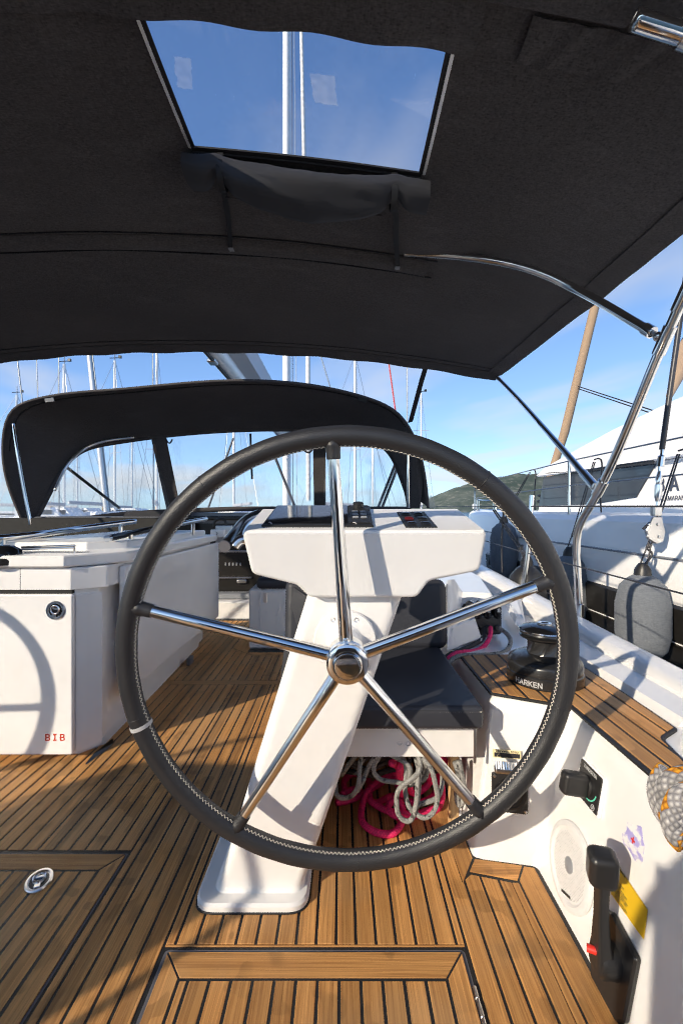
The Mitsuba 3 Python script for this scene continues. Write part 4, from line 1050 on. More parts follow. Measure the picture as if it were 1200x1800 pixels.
k = single('instrument_pod', loft([np.array([P(212, 914, 4.5), P(336, 908, 4.5), P(336, 908, 4.8), P(212, 914, 4.8)]), np.array([P(222, 899, 4.5), P(334, 893, 4.5), P(334, 895, 4.8), P(226, 899, 4.8)])], np.array([[0, 0], [1, 0], [1, 1], [0, 1.0]])), 'canvas_blue', 'dark blue covered pod on the coachroof behind the table', 'cover')

# ------------------------------------------------------------------ bimini over the helm
XC, HW = -1.20, 2.45
YA, YB = 0.28, 3.64
BOWS = [0.30, 1.02, 2.26, 3.63]


def canopy(x, y, lift=0.0):
    s = np.abs((x - XC) / HW)
    apex = np.interp(y, [0.0, 1.0, 2.2, 3.63], [2.285, 2.325, 2.325, 2.285])
    drop = np.interp(y, [0.0, 1.0, 2.2, 3.63], [0.33, 0.335, 0.325, 0.235])
    z = apex - drop * s ** 2.05
    b = np.asarray(BOWS)
    kx = np.clip(np.searchsorted(b, y) - 1, 0, len(b) - 2)
    t = np.clip((y - b[kx]) / (b[kx + 1] - b[kx]), 0, 1)
    z = z - 0.022 * (4 * t * (1 - t)) * (1 - s ** 4)
    q = np.stack(np.broadcast_arrays(x * 1.6, y * 4.5, 0 * x), -1)
    return z + lift + 0.010 * (meshkit.fbm(q, 3, 2) - 0.5)


WX0, WX1, WY0, WY1 = -0.537, 0.287, 1.19, 1.632
k = thing('bimini', 'black canvas bimini stretched overhead with a clear roof window', 'bimini')
xs = np.unique(np.r_[np.linspace(XC - HW, WX0, 24), np.linspace(WX0, WX1, 16), np.linspace(WX1, XC + HW, 20)])
ys = np.unique(np.r_[np.linspace(YA, WY0, 14), np.linspace(WY0, WY1, 10), np.linspace(WY1, YB, 40)])
cx_, cy_ = (xs[1:] + xs[:-1]) / 2, (ys[1:] + ys[:-1]) / 2
msk = ~((cx_[:, None] > WX0) & (cx_[:, None] < WX1) & (cy_[None] > WY0) & (cy_[None] < WY1))
can = part(k, 'canopy', sheet(lambda x, y: (x, y, canopy(x, y)), xs, ys, 0.003, msk), 'canvas', smooth=50)
wx, wy = np.linspace(WX0 - 0.01, WX1 + 0.01, 14), np.linspace(WY0 - 0.01, WY1 + 0.01, 8)
u_, v_ = np.meshgrid(wx, wy, indexing='ij')
pan = np.stack([u_, v_, canopy(u_, v_, 0.008)], -1).reshape(-1, 3)
ai, aj = [q.ravel() for q in np.meshgrid(np.arange(13), np.arange(7), indexing='ij')]
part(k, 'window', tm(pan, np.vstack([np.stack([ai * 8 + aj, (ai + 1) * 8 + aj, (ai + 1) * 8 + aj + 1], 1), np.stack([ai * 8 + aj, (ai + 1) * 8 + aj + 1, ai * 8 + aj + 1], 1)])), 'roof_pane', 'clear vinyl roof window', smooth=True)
under = lambda x, y, d=0.0: np.stack([x, y, canopy(x, y) - d], -1)


def strip(x, y, w, t, d, axis):
    p = under(np.asarray(x, float), np.asarray(y, float), d)
    return ribbon(p, axis, w, t)


L_ = lambda a, b, n=24: np.linspace(a, b, n)
# window edging: zips down both sides, piping along the front
for xx in (WX0 - 0.006, WX1 + 0.008):
    part(k, 'zip', strip(np.full(16, xx), L_(WY0, WY1, 16), 0.010, 0.004, 0.004, (1, 0, 0)), 'aluminium')
    part(k, 'window_binding', strip(np.full(16, xx + (0.012 if xx < 0 else -0.012)), L_(WY0, WY1, 16), 0.014, 0.004, 0.003, (1, 0, 0)), 'webbing')
part(k, 'window_binding', strip(L_(WX0, WX1), np.full(24, WY1), 0.018, 0.006, 0.005, (0, 1, 0)), 'webbing')
part(k, 'window_piping', tube(under(L_(WX0, WX1), np.full(24, WY1 + 0.012), 0.010), 0.005, 8), 'webbing', smooth=True)
part(k, 'window_flap', sheet(lambda x, y: (x, y, canopy(x, y) - 0.012 - 0.006 * np.sin(x * 21) * (y > 1.17) - 0.010 * (y - 1.06) / 0.13), L_(-0.95, 0.345, 50), L_(1.06, 1.195, 6), 0.004), 'canvas', smooth=50)
# fabric sleeve of the middle bow, hems and seams
part(k, 'bow_sleeve', sheet(lambda x, y: (x, y, canopy(x, y) - 0.030 * np.sqrt(np.clip(1 - ((y - 2.262) / 0.055) ** 2, 0, 1)) - 0.002), L_(XC - 2.0, 0.42, 60), L_(2.207, 2.317, 9), 0.003), 'canvas', smooth=50)
for y_ in (2.185, 2.335):
    part(k, 'seam', strip(L_(XC - 2.2, 0.46, 60), y_ + 0.003 * np.sin(L_(0, 30, 60)), 0.006, 0.004, 0.004, (0, 1, 0)), 'webbing')  # sleeve seams, drawn dark and wide to include the shadow line along the sleeve
part(k, 'front_hem', sheet(lambda x, y: (x, y, canopy(x, y) - 0.006 - 0.030 * np.clip((y - 3.54) / 0.10, 0, 1) - 0.005 * np.sin(x * 13 + 1) * np.clip((y - 3.54) / 0.1, 0, 1)), L_(XC - HW + 0.01, XC + HW - 0.02, 90), L_(3.54, 3.645, 6), 0.004), 'canvas', smooth=50)
part(k, 'seam', strip(L_(XC - 2.35, 1.2, 70), np.full(70, 3.46), 0.004, 0.003, 0.003, (0, 1, 0)), 'webbing')
part(k, 'side_hem', sheet(lambda x, y: (x, y, canopy(x, y) - 0.005), L_(1.14, 1.252, 5), L_(YA, YB - 0.06, 40), 0.004), 'canvas', smooth=50)
part(k, 'gathered_patch', sheet(lambda x, y: (x, y, canopy(x, y) - 0.008 - 0.011 * (meshkit.noise(np.stack([x * 34 + y * 20, y * 3, 0 * x], -1), 3) - 0.3)), L_(0.46, 0.80, 50), L_(1.09, 1.20, 8), 0.003), 'canvas', smooth=60)
part(k, 'aft_sleeve', sheet(lambda x, y: (x, y, canopy(x, y) - 0.032 * np.sqrt(np.clip(1 - ((y - 1.03) / 0.05) ** 2, 0, 1)) - 0.002), L_(XC - 2.0, 0.665, 50), L_(0.97, 1.075, 8), 0.003), 'canvas', smooth=50)
# stainless hoops
HR = 0.0165
mid_bow = spline([(0.30, 2.18, 2.213), (0.404, 2.16, 2.197), (0.592, 2.08, 2.134), (0.755, 2.010, 2.064), (0.870, 1.945, 1.985), (0.958, 1.89, 1.903), (1.01, 1.79, 1.80), (1.055, 1.66, 1.67), (1.082, 1.585, 1.595)], 70)
fr = part(k, 'bow_tube', tube(mid_bow, HR, 14), 'chrome', 'curved chrome hoop emerging from the sleeve', smooth=True)
part(fr, 'end_fitting', tube([mid_bow[-3], mid_bow[-1]], HR * 1.28, 14), 'chrome')
part(k, 'bow_tube', tube(np.array([[2 * XC - p[0], p[1], p[2]] for p in mid_bow]), HR, 12), 'chrome', smooth=True)
aft_bow = spline([(0.655, 1.02, 2.075), (0.80, 1.02, 2.03), (0.98, 1.04, 1.97), (1.09, 1.10, 1.90)], 40)
part(k, 'bow_tube', tube(aft_bow, 0.021, 14), 'chrome', smooth=True)
part(k, 'tube_clamp', tube([aft_bow[9], aft_bow[12]], 0.027, 14), 'steel')
leg = spline([(1.07, 2.05, 0.50), (1.062, 2.05, 0.70), (1.056, 2.045, 0.83), (1.058, 2.03, 0.90), (1.066, 1.97, 0.98), (1.096, 1.548, 1.55), (1.112, 1.33, 1.845), (1.12, 1.17, 2.06)], 80)
lg = part(k, 'leg', tube(leg, 0.0165, 14), 'chrome', 'bent chrome leg standing on the gunwale', smooth=True)
part(lg, 'foot', lathe([(0.019, 0), (0.020, 0.004), (0.020, 0.055), (0.0175, 0.058), (0.0175, 0.0)], frame((1.07, 2.05, 0.50), (1, 0, 0), (0, 1, 0)), 20), 'chrome')
part(lg, 'foot_eye', tube(spline([(1.07, 2.05, 0.50), (1.068, 2.05, 0.475), (1.072, 2.05, 0.462)], 8), 0.008, 8), 'steel')
part(lg, 'foot_plate', rbox(1.035, 1.11, 2.02, 2.08, 0.452, 0.468, 0.006), 'chrome')


def clamp(i0, n=3, r=0.0215):
    return part(lg, 'clamp', tube(leg[i0:i0 + n], r, 14), 'chrome')


ji = int(np.argmin(np.linalg.norm(leg - np.array([1.096, 1.548, 1.55]), axis=1)))
clamp(ji - 2, 5)
clamp(ji + 4, 5)
kj = int(np.argmin(np.linalg.norm(leg - np.array([1.068, 1.90, 1.06]), axis=1)))
clamp(kj - 1, 4)
part(fr, 'jaw', cat_(rod(mid_bow[-1], leg[ji], 0.010), put(trimesh.creation.icosphere(2, 0.017), trimesh.transformations.translation_matrix((mid_bow[-1] + leg[ji]) / 2))), 'steel')
strut = spline([(1.235, 3.60, 2.03), (1.20, 3.15, 1.775), (1.13, 2.45, 1.375), (1.095, 2.14, 1.20), (1.08, 2.0, 1.118), (1.068, 1.915, 1.075)], 40)
sp = part(k, 'strut', tube(strut, 0.0155, 14), 'chrome', 'slanting chrome strut to the front corner', smooth=True)
part(sp, 'end_fitting', tube([strut[-4], strut[-1]], 0.020, 14), 'chrome')
part(k, 'side_strut', rod(leg[ji + 6] + (0.01, 0, 0), (1.32, 1.30, 1.62), 0.0155, 12), 'chrome')
part(k, 'leg', tube(np.array([[2 * XC - p[0], p[1], p[2]] for p in leg]), 0.0165, 10), 'chrome', smooth=True)
part(k, 'strut', tube(np.array([[2 * XC - p[0], p[1], p[2]] for p in strut]), 0.0155, 10), 'chrome', smooth=True)
# rolled cover of the window
roll = thing('rolled_window_cover', 'rolled black window cover strapped under the bimini', 'rolled cover')
U, A = np.linspace(0, 1, 90), np.linspace(0, 2 * np.pi, 28, endpoint=False)
rx = WX0 - 0.035 + (WX1 + 0.065 - WX0) * U
pin = 1 - 0.42 * np.exp(-((U - 0.135) / 0.035) ** 2) - 0.42 * np.exp(-((U - 0.865) / 0.035) ** 2)
wid = np.interp(U, [0, 0.05, 0.13, 0.25, 0.5, 0.72, 0.86, 0.95, 1.0], [0.074, 0.070, 0.056, 0.074, 0.090, 0.080, 0.056, 0.068, 0.072]) * pin
hgt = np.interp(U, [0, 0.1, 0.3, 0.5, 0.7, 0.9, 1.0], [0.040, 0.046, 0.066, 0.074, 0.066, 0.046, 0.040]) * (0.35 + 0.65 * pin)
rings = []
for s in range(90):
    nz = meshkit.fbm(np.stack([np.full(28, U[s] * 8), np.cos(A) * 1.3 + 3, np.sin(A) * 1.3 + U[s] * 6], -1), 4, 5) - 0.5
    f_ = 1 + 0.22 * nz + 0.075 * np.cos(3 * A + 5 * U[s]) + 0.045 * np.cos(5 * A - 7 * U[s] + 1) + 0.16 * np.cos(9 * A + 2) * np.clip(1.06 - pin[s], 0, 1)
    yc = WY1 - 0.018 + wid[s]
    y_ = yc + wid[s] * np.cos(A) * f_
    z_ = canopy(np.full(28, rx[s]), np.full(28, yc)) - 0.014 - hgt[s] + hgt[s] * np.sin(A) * f_
    rings.append(np.column_stack([np.full(28, rx[s]), y_, z_]))
part(roll, 'cloth', loft(rings, np.column_stack([np.cos(A), np.sin(A)])), 'canvas_blue', smooth=60)
part(roll, 'loose_fold', sheet(lambda u, v: (u, 1.80 + v * (0.11 - 0.05 * ((u + 0.13) / 0.36) ** 2) + 0 * u, canopy(u, 1.80 + v * 0.1) - 0.052 * (1 - v) - 0.016 - 0.004 * np.sin(u * 19 + v * 5)), L_(-0.46, 0.16, 40), L_(0, 1, 8), 0.003), 'canvas', smooth=50)
for c0, c1 in ((-0.435, -0.545), (0.190, 0.275)):
    s_ = thing('cover_strap', 'webbing strap round the rolled cover, hanging toward the %s end' % ('left' if c0 < 0 else 'right'), 'strap', 'straps of the rolled cover')
    yy = np.array([WY1 + 0.002, WY1 - 0.014, WY1 + 0.012, WY1 + 0.050, WY1 + 0.085, 1.80, 1.95, 2.10, 2.235])
    dd = np.array([0.010, 0.060, 0.118, 0.122, 0.075, 0.030, 0.022, 0.016, 0.030])
    xx = np.r_[np.full(5, c0), np.linspace(c0, c1, 5)[1:]]
    part(s_, 'band', ribbon(spline(under(xx, yy, dd), 40), (1, 0, 0), 0.022, 0.002), 'webbing', smooth=40)
    part(s_, 'buckle_tip', ribbon(under(np.array([c1, c1 + 0.002]), np.array([2.235, 2.262]), np.array([0.031, 0.034])), (1, 0, 0), 0.024, 0.0035), 'grey_panel')
# strap from bimini to sprayhood
single('bimini_tie', ribbon([P(752, 632, 3.62), P(741, 668, 3.8), P(721, 742, 4.2)], (1, 0, 0.3), 0.045, 0.003), 'webbing', 'black webbing tie from bimini down to the sprayhood', 'strap')

# ------------------------------------------------------------------ sprayhood
k = thing('sprayhood', 'black sprayhood with clear windows over the companionway', 'sprayhood')
SH = lambda pts, Y: np.array([P(a, b, y) for (a, b), y in zip(pts, Y)])
R = spline(SH([(40, 916), (14, 850), (6, 770), (22, 722), (70, 700), (200, 685), (375, 670), (540, 676), (640, 698), (700, 728), (724, 762), (742, 815), (752, 893)], [4.30, 4.28, 4.27, 4.27] + [4.27] * 6 + [4.27, 4.28, 4.30]), 80)
Tt = spline(SH([(62, 916), (88, 866), (118, 815), (152, 790), (200, 779), (270, 769), (415, 757), (560, 757), (640, 768), (686, 800), (706, 845), (714, 868), (718, 893)], [4.42, 4.55, 4.72, 4.9, 5.02, 5.12, 5.2, 5.15, 5.05, 4.85, 4.7, 4.6, 4.5]), 80)
uu = np.linspace(0, 1, 80)
Bq = SH([(62, 917), (90, 915), (140, 911), (210, 903), (305, 897), (415, 893), (560, 893), (640, 893), (690, 893), (718, 894)], [4.42, 4.6, 4.95, 5.25, 5.5, 5.62, 5.58, 5.35, 5.0, 4.5])
B = spline(Bq, 80)


def between(a, b, bulge=0.0):
    def fn(u, v):
        i0 = np.clip((u * 79).astype(int), 0, 78)
        f0 = (u * 79 - i0)[..., None]
        p = a[i0] * (1 - f0) + a[i0 + 1] * f0
        q = b[i0] * (1 - f0) + b[i0 + 1] * f0
        x = p * (1 - v[..., None]) + q * v[..., None]
        x[..., 2] += bulge * 4 * v * (1 - v)
        return x[..., 0], x[..., 1], x[..., 2]
    return fn


hood = part(k, 'hood', sheet(between(R, Tt, 0.06), np.linspace(0, 1, 80), np.linspace(0, 1, 12), 0.003), 'canvas', smooth=50)
part(k, 'rear_hem', tube(R, 0.014, 8), 'canvas', smooth=True)
seamline = np.array([np.stack(between(R, Tt, 0.06)(np.array(u), np.array(0.10)), -1) for u in np.linspace(0.12, 0.86, 50)]) - [0, 0, 0.004]
part(k, 'seam', tube(seamline, 0.006, 6), 'webbing', smooth=True)
part(k, 'window_head', tube(Tt + [0, 0, 0.0], 0.020, 10), 'canvas', smooth=True)
part(k, 'window_skirt', tube(B + [0, 0, -0.012], 0.030, 8), 'canvas', smooth=True)


def pane(u0, u1, parent=k):
    fn = between(Tt, B)
    u, v = np.meshgrid(np.linspace(u0, u1, 14), np.linspace(0.0, 1.0, 8), indexing='ij')
    x = np.stack(fn(u, v), -1)
    x += 0.006 * (meshkit.fbm(x * 4.0, 3, 8)[..., None] - 0.5)
    f = [[i_ * 8 + j_, (i_ + 1) * 8 + j_, (i_ + 1) * 8 + j_ + 1, i_ * 8 + j_ + 1] for i_ in range(13) for j_ in range(7)]
    return part(parent, 'window', tm(x.reshape(-1, 3), np.vstack([np.array(f)[:, [0, 1, 2]], np.array(f)[:, [0, 2, 3]]])), 'pane', smooth=True)


def uof(curve, px):
    qx = 600 + 800 * curve[:, 0] / curve[:, 1]
    return float(np.interp(px, qx[10:70], np.linspace(0, 1, 80)[10:70]))


def bar_(ta, ba, w, name='window_bar'):
    a_, b_ = between(Tt, B), None
    top_p = np.array([np.interp(ta, 600 + 800 * Tt[8:72, 0] / Tt[8:72, 1], Tt[8:72, q]) for q in range(3)])
    bot_p = np.array([np.interp(ba, 600 + 800 * B[:, 0] / B[:, 1], B[:, q]) for q in range(3)])
    part(k, name, ribbon([top_p - (0, 0.01, 0), (top_p + bot_p) / 2 - (0, 0.01, 0), bot_p - (0, 0.01, 0)], (1, 0, 0), w, 0.006), 'canvas')
    return top_p, bot_p


pane(0.0, 0.34)
pane(0.34, 0.66)
pane(0.66, 1.0)
bar_(279, 306, 0.17)
bar_(561, 562, 0.145)
# side panels between the rear hoop legs and the windscreen
sideL = SH([(14, 770), (60, 735), (88, 780), (58, 850), (60, 916), (40, 918)], [4.28, 4.3, 4.4, 4.42, 4.42, 4.32])
for nm_, pts_, ys_ in (('side_flap', [(40, 880), (46, 878), (60, 916), (42, 924)], [4.36, 4.36, 4.40, 4.32]),):
    q = SH(pts_, ys_)
    part(k, nm_, loft([q, q + [0, 0.006, 0]], np.array([[a_, -b_] for a_, b_ in pts_], float)), 'canvas', smooth=False)
q = SH([(716, 742), (728, 770), (745, 830), (738, 893), (720, 893), (708, 840), (700, 790)], [4.29, 4.3, 4.31, 4.32, 4.4, 4.5, 4.45])
part(k, 'side_flap', loft([q, q + [0, 0.006, 0]], np.array([[a_, -b_] for a_, b_ in [(716, 742), (728, 770), (745, 830), (738, 893), (720, 893), (708, 840), (700, 790)]], float)), 'canvas', smooth=False)
for pts_ in ([(-40, 760), (8, 772), (40, 905), (-40, 925)], [(738, 815), (766, 893), (752, 893), (742, 880)]):
    q = SH(pts_, [4.5, 4.32, 4.36, 4.6] if pts_[0][0] < 0 else [4.33, 4.8, 4.4, 4.36])
    part(k, 'side_window', tm(q, [[0, 1, 2], [0, 2, 3]]), 'pane', smooth=False)
part(k, 'hoop_tube', tube(spline(SH([(24, 745), (28, 775), (40, 850), (54, 922)], [4.24, 4.24, 4.26, 4.28]), 20), 0.016, 10), 'chrome', smooth=True)
part(k, 'hoop_tube', tube(spline(SH([(96, 862), (126, 808), (160, 783), (205, 772), (236, 769)], [4.50, 4.66, 4.82, 4.93, 5.0]), 30), 0.014, 10), 'chrome', smooth=True)
part(k, 'hoop_tube', tube(SH([(717, 800), (718, 893)], [4.3, 4.32]), 0.014, 10), 'chrome')
for a_, b_, y0_, y1_ in (((118, 822), (210, 893), 4.75, 5.3), ((695, 815), (664, 893), 4.85, 5.4), ((702, 812), (671, 893), 4.85, 5.4)):
    part(k, 'brace', rod(P(*a_, y0_), P(*b_, y1_), 0.017, 8), 'black_plastic')
part(k, 'toggle', tube(spline([P(291, 771, 5.0), P(298, 779, 5.0), P(303, 772, 5.0)], 10), 0.008, 6), 'black_plastic')
part(k, 'strap', ribbon([P(440, 762, 5.0), P(441, 800, 5.0), P(443, 842, 5.0)], (1, 0, 0), 0.022, 0.003), 'webbing')
part(k, 'strap', tube(spline([P(532, 782, 5.0), P(536, 793, 5.0), P(544, 795, 5.0), P(549, 787, 5.0)], 12), 0.011, 6), 'webbing', smooth=True)
for a_, b_ in ((87, 703), (637, 703)):
    part(k, 'patch', bx(-0.042, 0.042, -0.004, 0.004, -0.018, 0.018, 0.003, frame(P(a_, b_, 4.245), (1, 0, 0.12 if a_ < 300 else -0.25), (0, 1, 0.2))), 'grey_panel' if a_ < 300 else 'dark_void')

# ------------------------------------------------------------------ own rig: boom, mast, furled sail
k = thing('boom', 'grey boom with sail bag running forward above the sprayhood', 'boom')
bp = [(-1.205, 2.6, 2.50), (-1.205, 6.0, 2.52), (-1.205, 9.85, 2.55)]
part(k, 'spar', loft([np.column_stack([p[0] + 0.085 * np.cos(ang), np.full(40, p[1]), p[2] + 0.11 * np.sin(ang)]) for p in bp], np.column_stack([np.cos(ang), np.sin(ang)])), 'aluminium', smooth=True)
part(k, 'sail_bag', loft([np.array([(p[0] - 0.05, p[1], p[2] + 0.10), (p[0] + 0.07, p[1], p[2] + 0.02), (p[0] + 0.21, p[1], p[2] + 0.10), (p[0] + 0.20, p[1], p[2] + 0.36), (p[0] + 0.02, p[1], p[2] + 0.46), (p[0] - 0.10, p[1], p[2] + 0.30)]) for p in bp], np.array([[0, 0], [1, -1], [2, 0], [2, 2], [1, 3], [-0.5, 2.0]])), 'sail_bag', smooth=40)
part(k, 'track', rod(bp[0] + np.array([0, 0, -0.115]), bp[2] + np.array([0, 0, -0.115]), 0.02, 6), 'dark_print')
for y_ in (3.75, 4.25):
    part(k, 'fitting', bx(-1.26, -1.18, y_, y_ + 0.12, 2.375, 2.41, 0.01), 'steel')
k = thing('mast', 'tall white mast of this yacht rising beyond the sprayhood', 'mast')
part(k, 'spar', loft([np.column_stack([-1.205 + 0.090 * np.cos(ang), 10.05 + 0.15 * np.sin(ang), np.full(40, z)]) for z in (0.9, 10, 21)], np.column_stack([np.cos(ang), np.sin(ang)])), 'white_paint', smooth=True)
part(k, 'halyard', rod((-1.06, 9.92, 1.0), (-1.09, 9.92, 20.8), 0.008, 6), 'dark_wire')
part(k, 'halyard', rod((-0.97, 9.92, 1.0), (-1.08, 9.92, 20.8), 0.006, 6), 'white_print')
k = single('furled_genoa', tube([P(542, 880, 13.6), (-0.98, 13.3, 6), (-1.08, 11.6, 16)], [0.068, 0.066, 0.045], 12), 'sail_cloth', 'white sail furled on the forestay beside the mast', 'sail', smooth=True)
for lab, nm, a_, b_, r_, mt_ in (('thin wire stay right of the furled sail', 'rigging_stay', P(586, 700, 9.5), P(553, 590, 9.5), 0.012, 'wire'),
                                 ('thin red halyard slanting above the sprayhood', 'red_halyard', P(700, 760, 9.0), P(678, 600, 9.0), 0.014, 'red'),
                                 ('thin upright wire shroud near the bimini tie', 'rigging_shroud', P(716, 890, 9.2), P(715, 590, 9.2), 0.013, 'wire'),
                                 ('thin slanting topping wire beside the boom', 'topping_wire', P(432, 660, 9.6), P(446, 600, 9.6), 0.010, 'wire'),
                                 ('dark wire crossing the middle window low down', 'lower_shroud', P(366, 893, 9.4), P(410, 770, 9.4), 0.020, 'dark_wire'),
                                 ('dark bundle of lines leaning beside the mast foot', 'mast_lines', P(522, 900, 9.6), P(478, 790, 9.6), 0.030, 'dark_wire')):
    single(nm, tube([a_, b_], r_, 6), mt_, lab, 'rigging', smooth=True)

# ------------------------------------------------------------------ other yachts
def yacht(px, top_py, Y, mast_px_w, label, heading=0.0, stay=None, hull_l=11, furled=False, gear=True, boom=True):
    k = thing('sailing_yacht', label, 'sailboat', 'yachts moored beyond the sprayhood')
    x = (px - 600) / 800 * Y
    zt = EYE + (900 - top_py) / 800 * Y
    r = mast_px_w * Y / 1600
    ca, sa = math.cos(heading), math.sin(heading)
    Hm = frame((x, Y, -0.55), (ca, sa, 0), (-sa, ca, 0))
    st = []
    for t in np.linspace(0, 1, 9):
        wv = 1.75 * math.sin(math.pi * (0.18 + 0.82 * t) ** 0.8) ** 0.7 if t < 1 else 0.03
        xx = hull_l * (0.58 - t) * -1
        sh_ = 1.05 + 0.35 * t ** 2
        st.append(np.array([(xx, wv, sh_), (xx, wv * 0.98, 0.5), (xx, wv * 0.6, -0.1), (xx, -wv * 0.6, -0.1), (xx, -wv * 0.98, 0.5), (xx, -wv, sh_)]))
    part(k, 'hull', put(loft(st, np.array([[1, 1], [0.98, 0], [0.6, -1], [-0.6, -1], [-0.98, 0], [-1, 1.0]])), Hm), 'white_paint')
    part(k, 'cabin', put(loft([np.array([(-2.6, -1.1, z), (2.8, -0.9 , z), (2.8, 0.9, z), (-2.6, 1.1, z)]) * np.array([s_, s_, 1]) for z, s_ in ((1.1, 1.0), (1.5, 0.9), (1.6, 0.8))], np.array([[0, 0], [1, 0], [1, 1], [0, 1.0]])), Hm), 'white_paint')
    part(k, 'cabin_window', put(bx(-1.9, 1.9, -1.06, 1.06, 1.22, 1.38, 0.01), Hm), 'tint_glass')
    part(k, 'mast', rod((x, Y, 0.6), (x, Y, zt), r, 8), 'aluminium')
    if boom:
        bo_ = part(k, 'boom', put(rod((0, 0, 2.2), (-4.2, 0, 2.35), 0.16, 8), Hm), 'sail_bag')
    for f_ in (0.45, 0.72):
        part(k, 'spreader', put(rod((0, -0.9, (zt + 0.55) * f_), (0, 0.9, (zt + 0.55) * f_), 0.035, 6), Hm), 'aluminium')
    for s_ in (-1, 1):
        part(k, 'shroud', put(tube([(0, s_ * 1.6, 1.2), (0, s_ * 0.9, (zt + 0.55) * 0.45), (0, s_ * 0.05, zt + 0.4)], 0.010 + Y * 0.00018, 5), Hm), 'wire')
    part(k, 'forestay', put(rod((hull_l * 0.40, 0, 1.4), (0.1, 0, zt + 0.3), 0.09 if furled else 0.012 + Y * 0.0002, 6), Hm), 'sail_bag' if furled else 'wire')
    part(k, 'backstay', put(rod((-hull_l * 0.56, 0, 1.1), (-0.1, 0, zt + 0.4), 0.010 + Y * 0.0002, 5), Hm), 'wire')
    if gear:
        part(k, 'masthead_gear', cat_(rod((x, Y, zt), (x, Y, zt + 0.9), 0.03, 5), rod((x - 0.5, Y, zt + 0.25), (x + 0.55, Y, zt + 0.3), 0.04, 5), bx(x + 0.35, x + 0.62, Y - 0.1, Y + 0.1, zt + 0.25, zt + 0.5, 0.02)), 'black_plastic')
    return k


yacht(30, 694, 46, 4.0, 'yacht at the far left whose mast top ends just above the sprayhood corner', 0.4)
yacht(113, 640, 42, 4.6, 'yacht with masthead gear left of the leaning furled stay', 1.2)
yacht(202, 634, 43, 4.2, 'yacht whose masthead gear shows between leaning stay and paired masts', 1.0)
yacht(276, 618, 40, 4.6, 'yacht with side arm on its masthead left of the grey boom', 1.9)
yacht(411, 640, 48, 4.5, 'yacht seen through the middle sprayhood window left of the mast', 2.2)
yacht(624, 624, 45, 5.0, 'yacht whose white mast stands between furled sail and bimini tie', 0.5)
yacht(740, 692, 52, 3.2, 'yacht with masthead gear right of the bimini tie', 1.4)
yacht(136, 700, 60, 3.0, 'low yacht seen only through the left sprayhood window', 0.2, gear=False)
yacht(655, 770, 70, 3.0, 'distant yacht seen through the right sprayhood window', 0.3, gear=False)
yacht(232, 720, 64, 3.2, 'small yacht behind the left window bar of the sprayhood', 0.9, gear=False)
for px, py0, px1, Y, r_, lab in ((28, 610, 62, 24, 0.035, 'dark leaning stay above the sprayhood, first from the left'), (63, 600, 74, 26, 0.024, 'thin pale stay, second from the left above the sprayhood'), (103, 590, 104, 25, 0.030, 'upright pale pole, third from the left above the sprayhood'),
                                 (268, 590, 270, 26, 0.028, 'upright thin pole close left of the side arm masthead')):
    single('distant_stay', tube([P(px1, 900, Y), P(px, py0, Y)], r_, 6), 'wire', lab, 'rigging', smooth=True)
k = thing('leaning_stay', 'thick leaning forestay with furled sail above the left of the sprayhood', 'rigging')
part(k, 'furled_sail', tube([P(188, 900, 24), P(154, 600, 24)], [0.17, 0.13], 8), 'aluminium', smooth=True)
part(k, 'wire', tube([P(194, 900, 24), P(160, 600, 24)], 0.03, 6), 'wire', smooth=True)
# pontoon and boats low on the left
k = thing('pontoon', 'low pontoon with piles along the far left shore', 'pontoon')
part(k, 'deck', bx(-60, -18, 52, 55, -0.2, 0.15, 0.05), 'grey_panel')
for q in range(7):
    part(k, 'pile', rod((-57 + q * 6, 51.7, -1), (-57 + q * 6, 51.7, 1.6), 0.16, 8), 'wood')
for q, (px, Y, L, lab) in enumerate(((112, 40, 9, 'white motor cruiser lowest in the left sprayhood window'), (226, 44, 8, 'white motor cruiser behind the thin brace of the left window'),(70, 38, 8, 'white motorboat low in the left window, nearest the hoop'), (150, 44, 9, 'white motorboat low in the left window under the dark brace'), (238, 50, 8, 'white motorboat low beside the left window bar'))):
    k = thing('motorboat', lab, 'motorboat')
    x = (px - 600) / 800 * Y
    Hm = frame((x, Y, -0.55), (1, 0.3 * (q % 3 - 1), 0), (-0.3 * (q % 3 - 1), 1, 0))
    part(k, 'hull', put(loft([np.array([(-L / 2, -1.2, z), (L / 2 * (0.7 + 0.3 * s_), -0.3, z), (L / 2 * (0.7 + 0.3 * s_), 0.3, z), (-L / 2, 1.2, z)]) * np.array([1, 0.7 + 0.3 * s_, 1]) for z, s_ in ((-0.1, 0), (0.6, 0.7), (1.1, 1))], np.array([[0, 0], [1, 0.3], [1, 0.6], [0, 1.0]])), Hm), 'white_paint')
    part(k, 'cabin', put(loft([np.array([(-1.5, -0.9, z), (1.8 - s_, -0.8, z), (1.8 - s_, 0.8, z), (-1.5, 0.9, z)]) for z, s_ in ((1.1, 0), (1.9, 0.9))], np.array([[0, 0], [1, 0], [1, 1], [0, 1.0]])), Hm), 'white_paint')
    part(k, 'windscreen', put(bx(-1.2, 1.1, -0.92, 0.92, 1.35, 1.7, 0.02), Hm), 'tint_glass')

